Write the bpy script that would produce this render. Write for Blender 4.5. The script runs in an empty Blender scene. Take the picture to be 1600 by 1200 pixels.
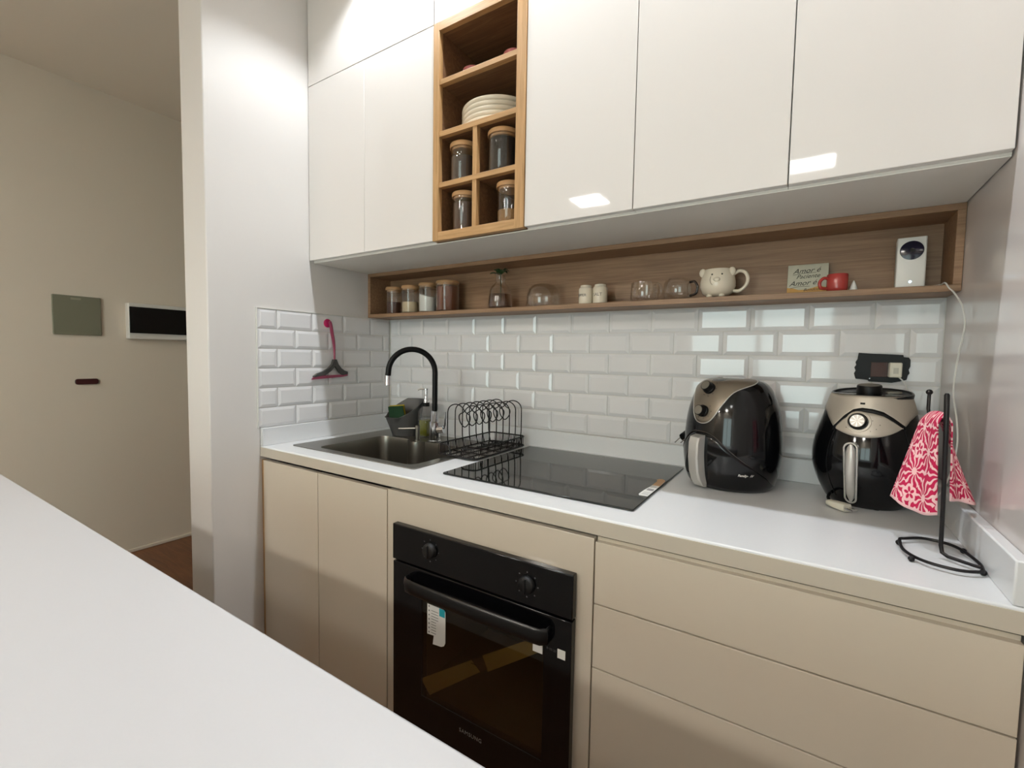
import bpy, bmesh, math, random
from mathutils import Vector, Matrix
random.seed(7)
S = bpy.context.scene
COL = S.collection
PI = math.pi

# ------------------------------------------------------------------ camera
cam_d = bpy.data.cameras.new('camera')
cam_d.sensor_fit = 'HORIZONTAL'; cam_d.sensor_width = 36.0; cam_d.lens = 723.6 / 1600 * 36
cam_d.clip_start = 0.02
cam = bpy.data.objects.new('camera', cam_d); COL.objects.link(cam); S.camera = cam
def cam_axes(yaw, pitch, roll):
    f = Vector((-math.sin(yaw) * math.cos(pitch), math.cos(yaw) * math.cos(pitch), math.sin(pitch)))
    r = Vector((math.cos(yaw), math.sin(yaw), 0)); u = r.cross(f)
    return math.cos(roll) * r + math.sin(roll) * u, -math.sin(roll) * r + math.cos(roll) * u, f
r_, u_, f_ = cam_axes(0.5686, -0.0594, 0.0166)
m = Matrix((r_, u_, -f_)).transposed().to_4x4(); m.translation = (1.7751, -1.6347, 1.2615)
cam.matrix_world = m

# ------------------------------------------------------------------ world, light, exposure
S.view_settings.view_transform = 'Standard'; S.view_settings.look = 'None'
S.view_settings.gamma = 1.0; S.view_settings.use_curve_mapping = False
S.view_settings.exposure = 0.06
DAY = 6.5            # daylight seen through the window
SPOT = 27.5          # W of each downlight
PANEL = 58.0         # radiance of the ceiling panels
WARM = (1.0, 0.985, 0.96)
COOL = (0.93, 0.98, 1.03)
FARCOL = (1.0, 0.955, 0.875)     # warmer lamps deeper in the room
FAR = 182.0
W = bpy.data.worlds.new('daylight'); S.world = W; W.use_nodes = True
W.node_tree.nodes['Background'].inputs[0].default_value = (0.80, 0.95, 0.93, 1)
W.node_tree.nodes['Background'].inputs[1].default_value = DAY
try:
    S.cycles.use_denoising = True
    S.cycles.max_bounces = 10; S.cycles.diffuse_bounces = 5; S.cycles.glossy_bounces = 5
    S.cycles.transparent_max_bounces = 24
    S.cycles.sample_clamp_indirect = 6.0
    S.cycles.caustics_reflective = False; S.cycles.caustics_refractive = False
except Exception:
    pass
WIN = (0.45, 2.0, 0.08, 2.15, -4.80)      # window opening x0 x1 z0 z1, wall y
pl = bpy.data.lights.new('window_portal', 'AREA'); pl.shape = 'RECTANGLE'
pl.size = WIN[1] - WIN[0]; pl.size_y = WIN[3] - WIN[2]
pl.cycles.is_portal = True
po = bpy.data.objects.new('window_portal', pl); COL.objects.link(po)
po.location = ((WIN[0] + WIN[1]) / 2, WIN[4] - 0.06, (WIN[2] + WIN[3]) / 2)
po.rotation_euler = (PI / 2, 0, 0)
DOWNLIGHTS = [(0.50, -0.565), (1.15, -0.565), (1.80, -0.565)]
PANELS = [(-0.03, -3.38), (1.725, -3.44), (-0.75, -4.36), (0.95, -4.36)]
for i, (x, y) in enumerate(DOWNLIGHTS):
    d = bpy.data.lights.new('downlight_beam', 'SPOT'); d.energy = SPOT; d.color = COOL
    d.spot_size = math.radians(126); d.spot_blend = 0.45; d.shadow_soft_size = 0.022
    o = bpy.data.objects.new('downlight_beam', d); COL.objects.link(o); o.location = (x, y, 2.735)

# ------------------------------------------------------------------ helpers
def lin(h):
    h = h.lstrip('#'); v = [int(h[i:i + 2], 16) / 255 for i in (0, 2, 4)]
    return tuple((c / 12.92 if c <= 0.04045 else ((c + 0.055) / 1.055) ** 2.4) for c in v)
def mat(name, col, rough=0.5, metal=0.0, spec=0.5, bump=0.0, bscale=200.0, var=0.0, vscale=3.0, coat=0.0, trans=0.0):
    M = bpy.data.materials.new(name); M.use_nodes = True
    nt = M.node_tree; b = nt.nodes['Principled BSDF']
    c = lin(col) if isinstance(col, str) else col
    b.inputs['Base Color'].default_value = (*c, 1)
    b.inputs['Roughness'].default_value = rough; b.inputs['Metallic'].default_value = metal
    b.inputs['Specular IOR Level'].default_value = spec
    b.inputs['Coat Weight'].default_value = coat; b.inputs['Coat Roughness'].default_value = 0.03
    if var or bump:
        g = nt.nodes.new('ShaderNodeNewGeometry')
    if var:
        n = nt.nodes.new('ShaderNodeTexNoise'); n.inputs['Scale'].default_value = vscale; n.inputs['Detail'].default_value = 4
        nt.links.new(g.outputs['Position'], n.inputs['Vector'])
        mx = nt.nodes.new('ShaderNodeMix'); mx.data_type = 'RGBA'
        mx.inputs[6].default_value = (*[v * (1 - var) for v in c], 1); mx.inputs[7].default_value = (*[min(1, v * (1 + var)) for v in c], 1)
        nt.links.new(n.outputs['Fac'], mx.inputs[0]); nt.links.new(mx.outputs[2], b.inputs['Base Color'])
    if bump:
        n2 = nt.nodes.new('ShaderNodeTexNoise'); n2.inputs['Scale'].default_value = bscale; n2.inputs['Detail'].default_value = 3
        nt.links.new(g.outputs['Position'], n2.inputs['Vector'])
        bp = nt.nodes.new('ShaderNodeBump'); bp.inputs['Strength'].default_value = bump; bp.inputs['Distance'].default_value = 0.002
        nt.links.new(n2.outputs['Fac'], bp.inputs['Height']); nt.links.new(bp.outputs[0], b.inputs['Normal'])
    return M
def wood(name, c0, c1, c2, stretch, rough=0.45, scale=1.0):
    M = bpy.data.materials.new(name); M.use_nodes = True; nt = M.node_tree; b = nt.nodes['Principled BSDF']
    g = nt.nodes.new('ShaderNodeNewGeometry'); mp = nt.nodes.new('ShaderNodeMapping')
    mp.inputs['Scale'].default_value = stretch
    nt.links.new(g.outputs['Position'], mp.inputs['Vector'])
    n = nt.nodes.new('ShaderNodeTexNoise'); n.inputs['Scale'].default_value = 9 * scale; n.inputs['Detail'].default_value = 8; n.inputs['Roughness'].default_value = 0.62; n.inputs['Distortion'].default_value = 0.7
    nt.links.new(mp.outputs[0], n.inputs['Vector'])
    r = nt.nodes.new('ShaderNodeValToRGB'); e = r.color_ramp.elements
    e[0].position = 0.30; e[0].color = (*lin(c0), 1); e[1].position = 0.72; e[1].color = (*lin(c2), 1)
    k = e.new(0.5); k.color = (*lin(c1), 1)
    nt.links.new(n.outputs['Fac'], r.inputs[0]); nt.links.new(r.outputs[0], b.inputs['Base Color'])
    bp = nt.nodes.new('ShaderNodeBump'); bp.inputs['Strength'].default_value = 0.12; bp.inputs['Distance'].default_value = 0.002
    nt.links.new(n.outputs['Fac'], bp.inputs['Height']); nt.links.new(bp.outputs[0], b.inputs['Normal'])
    b.inputs['Roughness'].default_value = rough
    return M
def glass(name, tint=(0.97, 0.98, 0.97), refl=1.0, ior=1.45, rough=0.0):
    M = bpy.data.materials.new(name); M.use_nodes = True; nt = M.node_tree; nt.nodes.remove(nt.nodes['Principled BSDF'])
    out = nt.nodes['Material Output']
    t = nt.nodes.new('ShaderNodeBsdfTransparent'); t.inputs[0].default_value = (*tint, 1)
    gl = nt.nodes.new('ShaderNodeBsdfGlossy'); gl.inputs['Roughness'].default_value = rough; gl.inputs[0].default_value = (refl, refl, refl, 1)
    lw = nt.nodes.new('ShaderNodeLayerWeight'); lw.inputs['Blend'].default_value = 0.5
    pw = nt.nodes.new('ShaderNodeMath'); pw.operation = 'POWER'; pw.inputs[1].default_value = 3.0
    f = nt.nodes.new('ShaderNodeMath'); f.operation = 'MULTIPLY_ADD'; f.inputs[1].default_value = 0.85; f.inputs[2].default_value = ((ior - 1) / (ior + 1)) ** 2
    nt.links.new(lw.outputs['Facing'], pw.inputs[0]); nt.links.new(pw.outputs[0], f.inputs[0])
    mx = nt.nodes.new('ShaderNodeMixShader')
    nt.links.new(f.outputs[0], mx.inputs[0]); nt.links.new(t.outputs[0], mx.inputs[1]); nt.links.new(gl.outputs[0], mx.inputs[2])
    nt.links.new(mx.outputs[0], out.inputs[0])
    return M
def emit(name, col, s):
    M = bpy.data.materials.new(name); M.use_nodes = True; b = M.node_tree.nodes['Principled BSDF']
    b.inputs['Base Color'].default_value = (0.8, 0.8, 0.8, 1)
    b.inputs['Emission Color'].default_value = (*col, 1); b.inputs['Emission Strength'].default_value = s
    return M

class MB:
    def __init__(s): s.bm = bmesh.new()
    def face(s, vs):
        try: return s.bm.faces.new(vs)
        except ValueError: return None
    def box(s, x0, x1, y0, y1, z0, z1):
        v = [s.bm.verts.new(p) for p in ((x0, y0, z0), (x1, y0, z0), (x1, y1, z0), (x0, y1, z0), (x0, y0, z1), (x1, y0, z1), (x1, y1, z1), (x0, y1, z1))]
        for q in ((0, 3, 2, 1), (4, 5, 6, 7), (0, 1, 5, 4), (1, 2, 6, 5), (2, 3, 7, 6), (3, 0, 4, 7)): s.face([v[i] for i in q])
        return s
    def rings(s, rs, closed=True, cap0=True, cap1=True):
        L = [[s.bm.verts.new(p) for p in r] for r in rs]
        n = len(L[0])
        for a, b in zip(L, L[1:]):
            for i in range(n if closed else n - 1):
                j = (i + 1) % n; s.face((a[i], a[j], b[j], b[i]))
        if cap0: s.face(L[0][::-1])
        if cap1: s.face(L[-1])
        return s
    def lathe(s, prof, c=(0, 0, 0), seg=32, axis='z', cap0=True, cap1=True, sx=1.0, sy=1.0):
        rs = []
        for r, h in prof:
            ring = []
            for i in range(seg):
                a = 2 * PI * i / seg; p, q = r * math.cos(a) * sx, r * math.sin(a) * sy
                v = {'z': (p, q, h), 'x': (h, p, q), 'y': (q, h, p)}[axis]
                ring.append((c[0] + v[0], c[1] + v[1], c[2] + v[2]))
            rs.append(ring)
        return s.rings(rs, True, cap0, cap1)
    def tube(s, pts, r, seg=8, closed=False, radii=None):
        P = [Vector(p) for p in pts]; n = len(P); rs = []
        T = []
        for i in range(n):
            a = P[(i - 1) % n] if (closed or i > 0) else P[i]; b = P[(i + 1) % n] if (closed or i < n - 1) else P[i]
            t = (b - a); T.append(t.normalized() if t.length > 1e-9 else Vector((0, 0, 1)))
        up = Vector((0, 0, 1)) if abs(T[0].z) < 0.9 else Vector((1, 0, 0))
        N = (up - T[0] * up.dot(T[0])).normalized()
        for i in range(n):
            N = (N - T[i] * N.dot(T[i])).normalized(); B = T[i].cross(N)
            rr = radii[i] if radii else r
            rs.append([tuple(P[i] + (N * math.cos(2 * PI * k / seg) + B * math.sin(2 * PI * k / seg)) * rr) for k in range(seg)])
        if closed: rs.append(rs[0])
        s.rings(rs, True, not closed, not closed)
        if closed: bmesh.ops.remove_doubles(s.bm, verts=s.bm.verts[:], dist=1e-6)
        return s
    def prism(s, poly, fn0, fn1):
        """polygon pts mapped by fn0 (bottom) and fn1 (top), closed solid"""
        a = [s.bm.verts.new(fn0(p)) for p in poly]; b = [s.bm.verts.new(fn1(p)) for p in poly]
        n = len(poly)
        for i in range(n): s.face((a[i], a[(i + 1) % n], b[(i + 1) % n], b[i]))
        s.face(a[::-1]); s.face(b)
        return s
    def grid(s, fn, nu, nv):
        L = [[s.bm.verts.new(fn(i / nu, j / nv)) for i in range(nu + 1)] for j in range(nv + 1)]
        for j in range(nv):
            for i in range(nu): s.face((L[j][i], L[j][i + 1], L[j + 1][i + 1], L[j + 1][i]))
        return s
    def sphere(s, c, r, sx=1, sy=1, sz=1, u=16, v=10):
        prof = [(r * math.sin(PI * k / v) + 1e-5, -r * math.cos(PI * k / v) * sz) for k in range(v + 1)]
        return s.lathe(prof, c, u, sx=sx, sy=sy)
    def xform(s, M):
        bmesh.ops.transform(s.bm, matrix=M, verts=s.bm.verts[:]); return s
    def build(s, name, material, parent=None, org=None, bevel=0, bseg=2, flat=False, angle=38, recalc=True, world=True):
        if recalc: bmesh.ops.recalc_face_normals(s.bm, faces=s.bm.faces[:])
        off = Vector((0, 0, 0))
        if world and parent is not None: off = wloc(parent)
        if org is not None and parent is None: off = Vector(org)
        if off.length: bmesh.ops.translate(s.bm, verts=s.bm.verts[:], vec=-off)
        me = bpy.data.meshes.new(name); s.bm.to_mesh(me); s.bm.free()
        if not flat:
            me.polygons.foreach_set('use_smooth', [True] * len(me.polygons))
            me.set_sharp_from_angle(angle=math.radians(angle))
        if material: me.materials.append(material)
        o = bpy.data.objects.new(name, me); COL.objects.link(o)
        if parent is not None: o.parent = parent
        else: o.location = off
        if bevel:
            mo = o.modifiers.new('bevel', 'BEVEL'); mo.width = bevel; mo.segments = bseg; mo.limit_method = 'ANGLE'; mo.angle_limit = math.radians(50); mo.harden_normals = False
        return o
def wloc(o):
    v = Vector(o.location); p = o.parent
    while p is not None: v += Vector(p.location); p = p.parent
    return v
def box(x0, x1, y0, y1, z0, z1): return MB().box(x0, x1, y0, y1, z0, z1)
def tag(o, label, cat, group=None):
    o['label'] = label; o['category'] = cat
    if group: o['group'] = group
    return o
def thing(name, label, cat, loc=(0, 0, 0), group=None):
    o = bpy.data.objects.new(name, None); COL.objects.link(o); o.location = loc; o.empty_display_size = 0.05
    return tag(o, label, cat, group)
def struct(o): o['kind'] = 'structure'; return o
def slab(xs, ys, z0, z1, hole):
    """slab over grid lines xs, ys with cell-index hole set"""
    mb = MB(); bm = mb.bm; V = {}
    def v(i, j, k):
        if (i, j, k) not in V: V[(i, j, k)] = bm.verts.new((xs[i], ys[j], (z0, z1)[k]))
        return V[(i, j, k)]
    solid = lambda i, j: 0 <= i < len(xs) - 1 and 0 <= j < len(ys) - 1 and (i, j) not in hole
    for i in range(len(xs) - 1):
        for j in range(len(ys) - 1):
            if not solid(i, j): continue
            mb.face((v(i, j, 1), v(i + 1, j, 1), v(i + 1, j + 1, 1), v(i, j + 1, 1)))
            mb.face((v(i, j, 0), v(i, j + 1, 0), v(i + 1, j + 1, 0), v(i + 1, j, 0)))
            for a, b, di, dj in (((i, j), (i + 1, j), 0, -1), ((i + 1, j), (i + 1, j + 1), 1, 0), ((i + 1, j + 1), (i, j + 1), 0, 1), ((i, j + 1), (i, j), -1, 0)):
                if not solid(i + di, j + dj): mb.face((v(*a, 0), v(*b, 0), v(*b, 1), v(*a, 1)))
    return mb
def text_mb(s, size, depth=0.0004, shear=0.0, align='CENTER', spacing=1.0, offset=0.0):
    c = bpy.data.curves.new('text', 'FONT'); c.body = s; c.size = size; c.extrude = depth / 2; c.shear = shear
    c.align_x = align; c.align_y = 'CENTER'; c.space_character = spacing; c.offset = offset; c.resolution_u = 3
    o = bpy.data.objects.new('text', c); COL.objects.link(o)
    dg = bpy.context.evaluated_depsgraph_get(); me = bpy.data.meshes.new_from_object(o.evaluated_get(dg))
    mb = MB(); mb.bm.from_mesh(me)
    bpy.data.objects.remove(o); bpy.data.curves.remove(c); bpy.data.meshes.remove(me)
    return mb
def frame_m(origin, xdir, ydir):
    X = Vector(xdir).normalized(); Y = Vector(ydir); Y = (Y - X * Y.dot(X)).normalized(); Z = X.cross(Y)
    M = Matrix((X, Y, Z)).transposed().to_4x4(); M.translation = origin; return M
def arc(cx, cy, r, a0, a1, n): return [(cx + r * math.cos(a0 + (a1 - a0) * i / n), cy + r * math.sin(a0 + (a1 - a0) * i / n)) for i in range(n + 1)]
def rrect(x0, x1, y0, y1, r, n=6):
    return (arc(x1 - r, y1 - r, r, 0, PI / 2, n) + arc(x0 + r, y1 - r, r, PI / 2, PI, n) + arc(x0 + r, y0 + r, r, PI, 1.5 * PI, n) + arc(x1 - r, y0 + r, r, 1.5 * PI, 2 * PI, n))
def spline(pts, n=8, closed=False):
    P = [Vector(p) for p in pts]; out = []; N = len(P)
    rng = range(N if closed else N - 1)
    for i in rng:
        g = lambda k: P[k % N] if closed else P[max(0, min(N - 1, k))]
        p0, p1, p2, p3 = g(i - 1), g(i), g(i + 1), g(i + 2)
        for k in range(n):
            t = k / n
            out.append(0.5 * ((2 * p1) + (p2 - p0) * t + (2 * p0 - 5 * p1 + 4 * p2 - p3) * t * t + (3 * p1 - p0 - 3 * p2 + p3) * t ** 3))
    if not closed: out.append(P[-1])
    return out

# ------------------------------------------------------------------ materials
M_paint = mat('wall_paint', '#d1cdc9', 0.75, bump=0.05, bscale=120, var=0.015, vscale=2)
M_hall = mat('hall_paint', '#d8cfc0', 0.8, bump=0.05, bscale=120, var=0.02, vscale=1.5)
M_ceil = mat('ceiling_paint', '#e8e2d6', 0.85)
M_floor = wood('floor_wood', '#5e3a22', '#6e462a', '#7c5232', (0.6, 6, 6), 0.4)
M_white = mat('cabinet_gloss_cream', '#dad5d1', 0.035, spec=0.5, bump=0.004, bscale=25)
M_carc = mat('carcass_white', '#e4e0d8', 0.45)
M_base = mat('cabinet_gloss_champagne', '#cfc4b3', 0.10, spec=0.5, bump=0.004, bscale=25)
M_top = mat('solid_surface', '#dadbdc', 0.28, bump=0.01, bscale=300, var=0.02, vscale=160)
M_tile = mat('glazed_tile', '#dbdada', 0.05, spec=0.6)
M_grout = mat('grout', '#d8d6d0', 0.85)
M_oakx = wood('oak_shelf', '#78593f', '#8a6b4f', '#99795b', (0.5, 13, 13), 0.5)
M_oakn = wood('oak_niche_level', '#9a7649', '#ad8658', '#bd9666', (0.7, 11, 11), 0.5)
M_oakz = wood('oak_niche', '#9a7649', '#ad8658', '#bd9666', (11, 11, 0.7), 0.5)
M_oakshade = wood('oak_shaded', '#5f432c', '#704f34', '#80603f', (0.7, 11, 11), 0.55)  # same oak darkened: the shade inside the niche is put into the colour
M_lidb = mat('lid_black', '#0e0e10', 0.3, spec=0.35)
M_dark = mat('gap_dark', '#2a2420', 0.9)
M_blk = mat('black_plastic_gloss', '#09090b', 0.09, spec=0.4)
M_blkm = mat('black_plastic_matt', '#080809', 0.42, spec=0.22)
M_blkw = mat('black_wire', '#110c0e', 0.4, spec=0.3)
M_hand = mat('handle_black', '#060607', 0.28)
M_knob = mat('knob_black', '#050506', 0.5)
M_cer = mat('black_ceramic_glass', '#131412', 0.04, spec=0.42)
M_steel = mat('brushed_steel', '#8c8880', 0.3, metal=1.0, bump=0.02, bscale=500)
M_chr = mat('chrome', '#d4d4d6', 0.1, metal=1.0)
M_silv = mat('silver_paint', '#b9b0a3', 0.38, metal=0.35)
M_silvA = mat('bronze_silver', '#7f7466', 0.3, metal=0.45)
M_hsil = mat('handle_silver', '#c6c3be', 0.36, metal=0.45)
M_glass = glass('clear_glass', (0.965, 0.96, 0.95), 1.0, 1.5)
M_wpane = glass('window_glass', (0.95, 0.97, 0.97))
M_ovg = glass('oven_glass', (0.66, 0.62, 0.50), 0.8, 1.5)
M_lid = mat('bamboo_lid', '#b98f63', 0.5, var=0.08, vscale=60)
M_cream = mat('ceramic_cream', '#d8cdb9', 0.12)
M_wht = mat('white_plastic', '#d8d6d0', 0.35)
M_ivory = mat('ivory_plastic', '#d9d3c2', 0.4)
M_red = mat('coral_ceramic', '#a93d38', 0.15)
M_pink = mat('magenta_plastic', '#b3205a', 0.3)
M_pinkl = mat('rose_plastic', '#8c3450', 0.35)
M_grey = mat('charcoal_plastic', '#3d3c3b', 0.5)
M_gmet = mat('grey_box_paint', '#757664', 0.6, bump=0.05, bscale=250)
M_maroon = mat('maroon_plastic', '#3a1214', 0.4)
M_ink = mat('black_ink', '#22201f', 0.6)
M_tea = mat('tea_leaves', '#241c18', 0.9, bump=1.0, bscale=250, var=0.6, vscale=220)
M_choc = mat('cocoa_powder', '#4a2415', 0.9)
M_brwn = mat('brown_sugar', '#6a3a20', 0.9)
M_beige = mat('oat_flour', '#c4b292', 0.9)
M_sugar = mat('white_sugar', '#dcdcd6', 0.8)
M_green = mat('leaf_green', '#1f3a18', 0.45)
M_water = glass('water', (0.60, 0.50, 0.44), 0.8, 1.33)
M_soapg = mat('dish_soap', '#5c5f10', 0.15, spec=0.5)
M_sponge = mat('sponge_yellow', '#b5a012', 0.9, bump=0.5, bscale=300)
M_scour = mat('scour_green', '#163820', 0.95, bump=0.6, bscale=400)
M_paper = mat('paper_white', '#dedcd6', 0.7)
M_cyan = mat('sticker_turquoise', '#1aa0ae', 0.5)
M_tan = mat('strip_tan', '#b29c66', 0.7)
M_pinkc = mat('pink_ceramic', '#a05a5a', 0.3)
M_gold = mat('plaque_gold', '#c89a55', 0.6, var=0.2, vscale=60)
M_plq = mat('plaque_grey', '#b9b7a4', 0.6, var=0.12, vscale=80)
M_panel = emit('panel_diffuser', WARM, PANEL)
M_panel2 = emit('panel_diffuser_dim', WARM, PANEL * 0.42)
M_panelf = emit('panel_diffuser_warm', FARCOL, FAR)
M_spotd = emit('downlight_lens', COOL, 25.0)
M_led = emit('status_led', (0.5, 0.75, 1.0), 4.0)
M_lens = mat('camera_lens', '#120d22', 0.12, spec=0.3)
M_side = mat('end_panel_gloss', '#cfc8c4', 0.15, spec=0.55)
M_ins = mat('socket_insert', '#3a1c14', 0.12)
M_hood = mat('oven_cavity', '#5f5440', 0.5)
M_grill = mat('oven_wire', '#807a6c', 0.35, metal=1.0)

# ------------------------------------------------------------------ room shell
L = 2.07; HC = 2.75; XF = -1.741; YR = -4.80; YH = 1.3; PIERX = -0.165; PIERY = -0.838
struct(box(XF - .1, L + .25, YR - .1, YH + .1, -.06, 0).build('floor', M_floor))
struct(box(XF - .1, L + .25, YR - .1, YH + .1, HC, HC + .08).build('ceiling', M_ceil))
struct(box(XF - .1, XF, YR, YH, 0, HC).build('wall_far', M_hall))
struct(box(XF, XF + .012, YR, YH, 0, .022).build('baseboard_far', M_hall, bevel=.004))
wall_left = struct(box(PIERX, 0, PIERY, YH, 0, HC).build('wall_left', M_paint, bevel=.004))
wall_back = struct(box(0, L + .02, 0, .12, 0, HC).build('wall_back', M_paint))
struct(box(L + .02, L + .14, YR, .12, 0, HC).build('wall_right', M_paint))
struct(box(XF, PIERX, YH, YH + .1, 0, HC).build('wall_hall', M_hall))
wr = slab([XF, WIN[0], WIN[1], L + .14], [0, WIN[2], WIN[3], HC], -.06, .06, {(1, 1)})
wr.xform(Matrix(((1, 0, 0, 0), (0, 0, 1, YR - .06), (0, 1, 0, 0), (0, 0, 0, 1))))
struct(wr.build('wall_rear', M_hall))
win = struct(slab([WIN[0], WIN[0] + .05, (WIN[0] + WIN[1]) / 2 - .03, (WIN[0] + WIN[1]) / 2 + .03, WIN[1] - .05, WIN[1]], [WIN[2], WIN[2] + .06, WIN[3] - .06, WIN[3]], -.03, .03, {(1, 1), (3, 1)}).xform(
    Matrix(((1, 0, 0, 0), (0, 0, 1, YR - .03), (0, 1, 0, 0), (0, 0, 0, 1)))).build('window_1', M_wht))
for a, b in ((WIN[0] + .05, (WIN[0] + WIN[1]) / 2 - .03), ((WIN[0] + WIN[1]) / 2 + .03, WIN[1] - .05)):
    box(a, b, YR - .034, YR - .028, WIN[2] + .06, WIN[3] - .06).build('window_pane', M_wpane, win)

# ------------------------------------------------------------------ wall tiles
TW, TH = .1543, .0765; ZT = 1.4295; GAP = .0022
tcache = {}
def tile_mesh(w, h):
    k = (round(w, 4), round(h, 4))
    if k in tcache: return tcache[k]
    bm = bmesh.new(); b = min(.0115, w * .3)
    def rect(i, d): return [bm.verts.new(p) for p in ((-w / 2 + i, -d, -h / 2 + i), (w / 2 - i, -d, -h / 2 + i), (w / 2 - i, -d, h / 2 - i), (-w / 2 + i, -d, h / 2 - i))]
    A, B, C, D = rect(0, 0), rect(0, .0025), rect(.001, .0032), rect(b, .0068)
    for P, Q in ((A, B), (B, C), (C, D)):
        for i in range(4): bm.faces.new((P[i], P[(i + 1) % 4], Q[(i + 1) % 4], Q[i]))
    bm.faces.new(D); bmesh.ops.recalc_face_normals(bm, faces=bm.faces[:])
    me = bpy.data.meshes.new('tile'); bm.to_mesh(me); bm.free(); me.materials.append(M_tile)
    tcache[k] = me; return me
def lay(parent, a0, a1, first, place):
    for r in range(6):
        zc = ZT - (r + .5) * TH
        x = first[r % 2]
        while x > a0: x -= TW
        while x < a1 - .004:
            p, q = max(x, a0), min(x + TW, a1)
            if q - p > .012:
                o = bpy.data.objects.new('tile', tile_mesh(q - p - GAP, TH - GAP)); COL.objects.link(o); o.parent = parent
                place(o, (p + q) / 2, zc)
            x += TW
tilt = lambda s=.0045: random.uniform(-s, s)
def pb(o, c, z): o.location = (c, -.001, z); o.rotation_euler = (tilt(), 0, tilt())
def plf(o, c, z): o.location = (.001, c, z); o.rotation_euler = (tilt(.002), tilt(.002), PI / 2)
box(.0005, L, -.0012, -.0002, ZT - 6 * TH, ZT + .002).build('grout', M_grout, wall_back)
box(.0002, .0012, -.668, 0, ZT - 6 * TH, ZT + .001).build('grout', M_grout, wall_left)
lay(wall_back, .0085, L - .001, (.073, .073 + TW / 2), pb)
lay(wall_left, -.668, -.0085, (-.668 + TW / 2, -.668), plf)
box(.0, .0075, -.6715, -.668, ZT - 6 * TH, ZT + .003).build('tile_trim', M_wht, wall_left)
box(.0, .0075, -.668, -.139, ZT, ZT + .003).build('tile_trim', M_wht, wall_left)

# ------------------------------------------------------------------ right end panel
tag(box(L, L + .02, -.78, 0, 0, HC).build('end_panel', M_side, org=(L, -.4, 0), bevel=.002), 'glossy off-white panel closing the right end of the kitchen', 'panel')

# ------------------------------------------------------------------ worktop
D = .661
wt = thing('worktop', 'long white solid-surface worktop with sink and hob under the tiles', 'worktop', (1.03, -.33, .86))
slab([0.001, .105, .73, L - .001], [-D, -.572, -.09, -.001], .86, .90, {(1, 1)}).build('slab', M_top, wt, bevel=.004, bseg=3)
box(.0012, L - .001, -D - .0012, -D + .0005, .8602, .8952).build('front_edge', mat('edge_greige', '#c3baab', 0.35), wt, bevel=.0005)
box(.0185, L - .0205, -.019, -.0075, .9002, .9695).build('upstand', M_top, wt, bevel=.0015)
box(.0012, .0185, -D, -.0075, .9002, .9695).build('upstand', M_top, wt, bevel=.0015)
box(L - .0205, L - .0005, -D + .004, -.0075, .9002, .9695).build('upstand', M_top, wt, bevel=.0025)

# ------------------------------------------------------------------ base cabinets
yF = -.660; yC = -.640
def door(name, x0, x1, z0, z1, mt, par, y0=yF, y1=yC - .001, g=.0015): return box(x0 + g, x1 - g, y0, y1, z0 + g, z1 - g).build(name, mt, par, bevel=.0012)
c1 = thing('base_cabinet', 'champagne gloss two-door base cabinet under the sink', 'cabinet', (.36, -.33, 0))
slab([.004, .022, .687, .7045], [.0, 0.1, .83], -.64, -.02, {(1, 1)}).xform(Matrix(((1, 0, 0, 0), (0, 0, 1, 0), (0, 1, 0, 0), (0, 0, 0, 1)))).build('carcass', M_carc, c1)
box(.001, .014, yF + .004, yC - .001, 0.1, .845).build('filler_strip', M_oakz, c1)
door('door', .0165, .3583, .10, .848, M_base, c1); door('door', .3583, .7045, .10, .848, M_base, c1)
c2 = thing('oven_housing', 'champagne gloss cabinet surround holding the black oven', 'cabinet', (1.045, -.33, 0))
slab([.7055, .7235, 1.3655, 1.3825], [.0, .15, .83], -.64, -.02, {(1, 1)}).xform(Matrix(((1, 0, 0, 0), (0, 0, 1, 0), (0, 1, 0, 0), (0, 0, 0, 1)))).build('carcass', M_carc, c2)
slab([.707, .7560, 1.338, 1.3815], [.1, .165, .755, .8505], -.019, 0, {(1, 1)}).xform(Matrix(((1, 0, 0, 0), (0, 0, -1, yF), (0, 1, 0, 0), (0, 0, 0, 1)))).build('front_frame', M_base, c2, bevel=.0012)
c3 = thing('drawer_unit', 'champagne gloss base unit with three wide drawers at right', 'cabinet', (1.72, -.33, 0))
slab([1.3838, 1.4018, 2.05, 2.066], [.0, .1, .83], -.64, -.02, {(1, 1)}).xform(Matrix(((1, 0, 0, 0), (0, 0, 1, 0), (0, 1, 0, 0), (0, 0, 0, 1)))).build('carcass', M_carc, c3)
box(1.3845, L - .005, -.645, -.6405, .832, .852).build('finger_channel', M_base, c3)
for z0, z1 in ((.6985, .8455), (.5472, .6985), (.10, .5472)): door('drawer', 1.3833, L - .003, z0, z1, M_base, c3)

# ------------------------------------------------------------------ upper cabinets
yU = -.444; ZU = 1.6387; ZF = 2.344
def upper(label, x0, x1, doors, z0=ZU, flap=True):
    t = thing('wall_cabinet', label, 'cabinet', ((x0 + x1) / 2, -.2, z0))
    box(x0 + .0005, x1 - .0005, yU + .0212, -.0005, z0 + .0035, HC - .002).build('carcass', M_carc, t)
    for a, b in doors: door('door', a, b, z0 + .006, ZF, M_white, t, yU, yU + .019, g=.0011)
    if flap: door('flap_door', x0, x1, ZF, HC - .003, M_white, t, yU, yU + .019, g=.0013)
    return t
upper('cream gloss wall cabinet with two doors beside the plain left wall', .0015, .687, ((.0015, .3442), (.3428, .687)))
t = thing('wall_cabinet', 'cream gloss flap cabinet directly above the oak open shelves', 'cabinet', (.867, -.2, ZF))
box(.6875, 1.0465, yU + .021, -.0005, ZF + .002, HC - .002).build('carcass', M_carc, t)
door('flap_door', .687, 1.047, ZF, HC - .003, M_white, t, yU, yU + .019, g=.0013)
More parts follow.
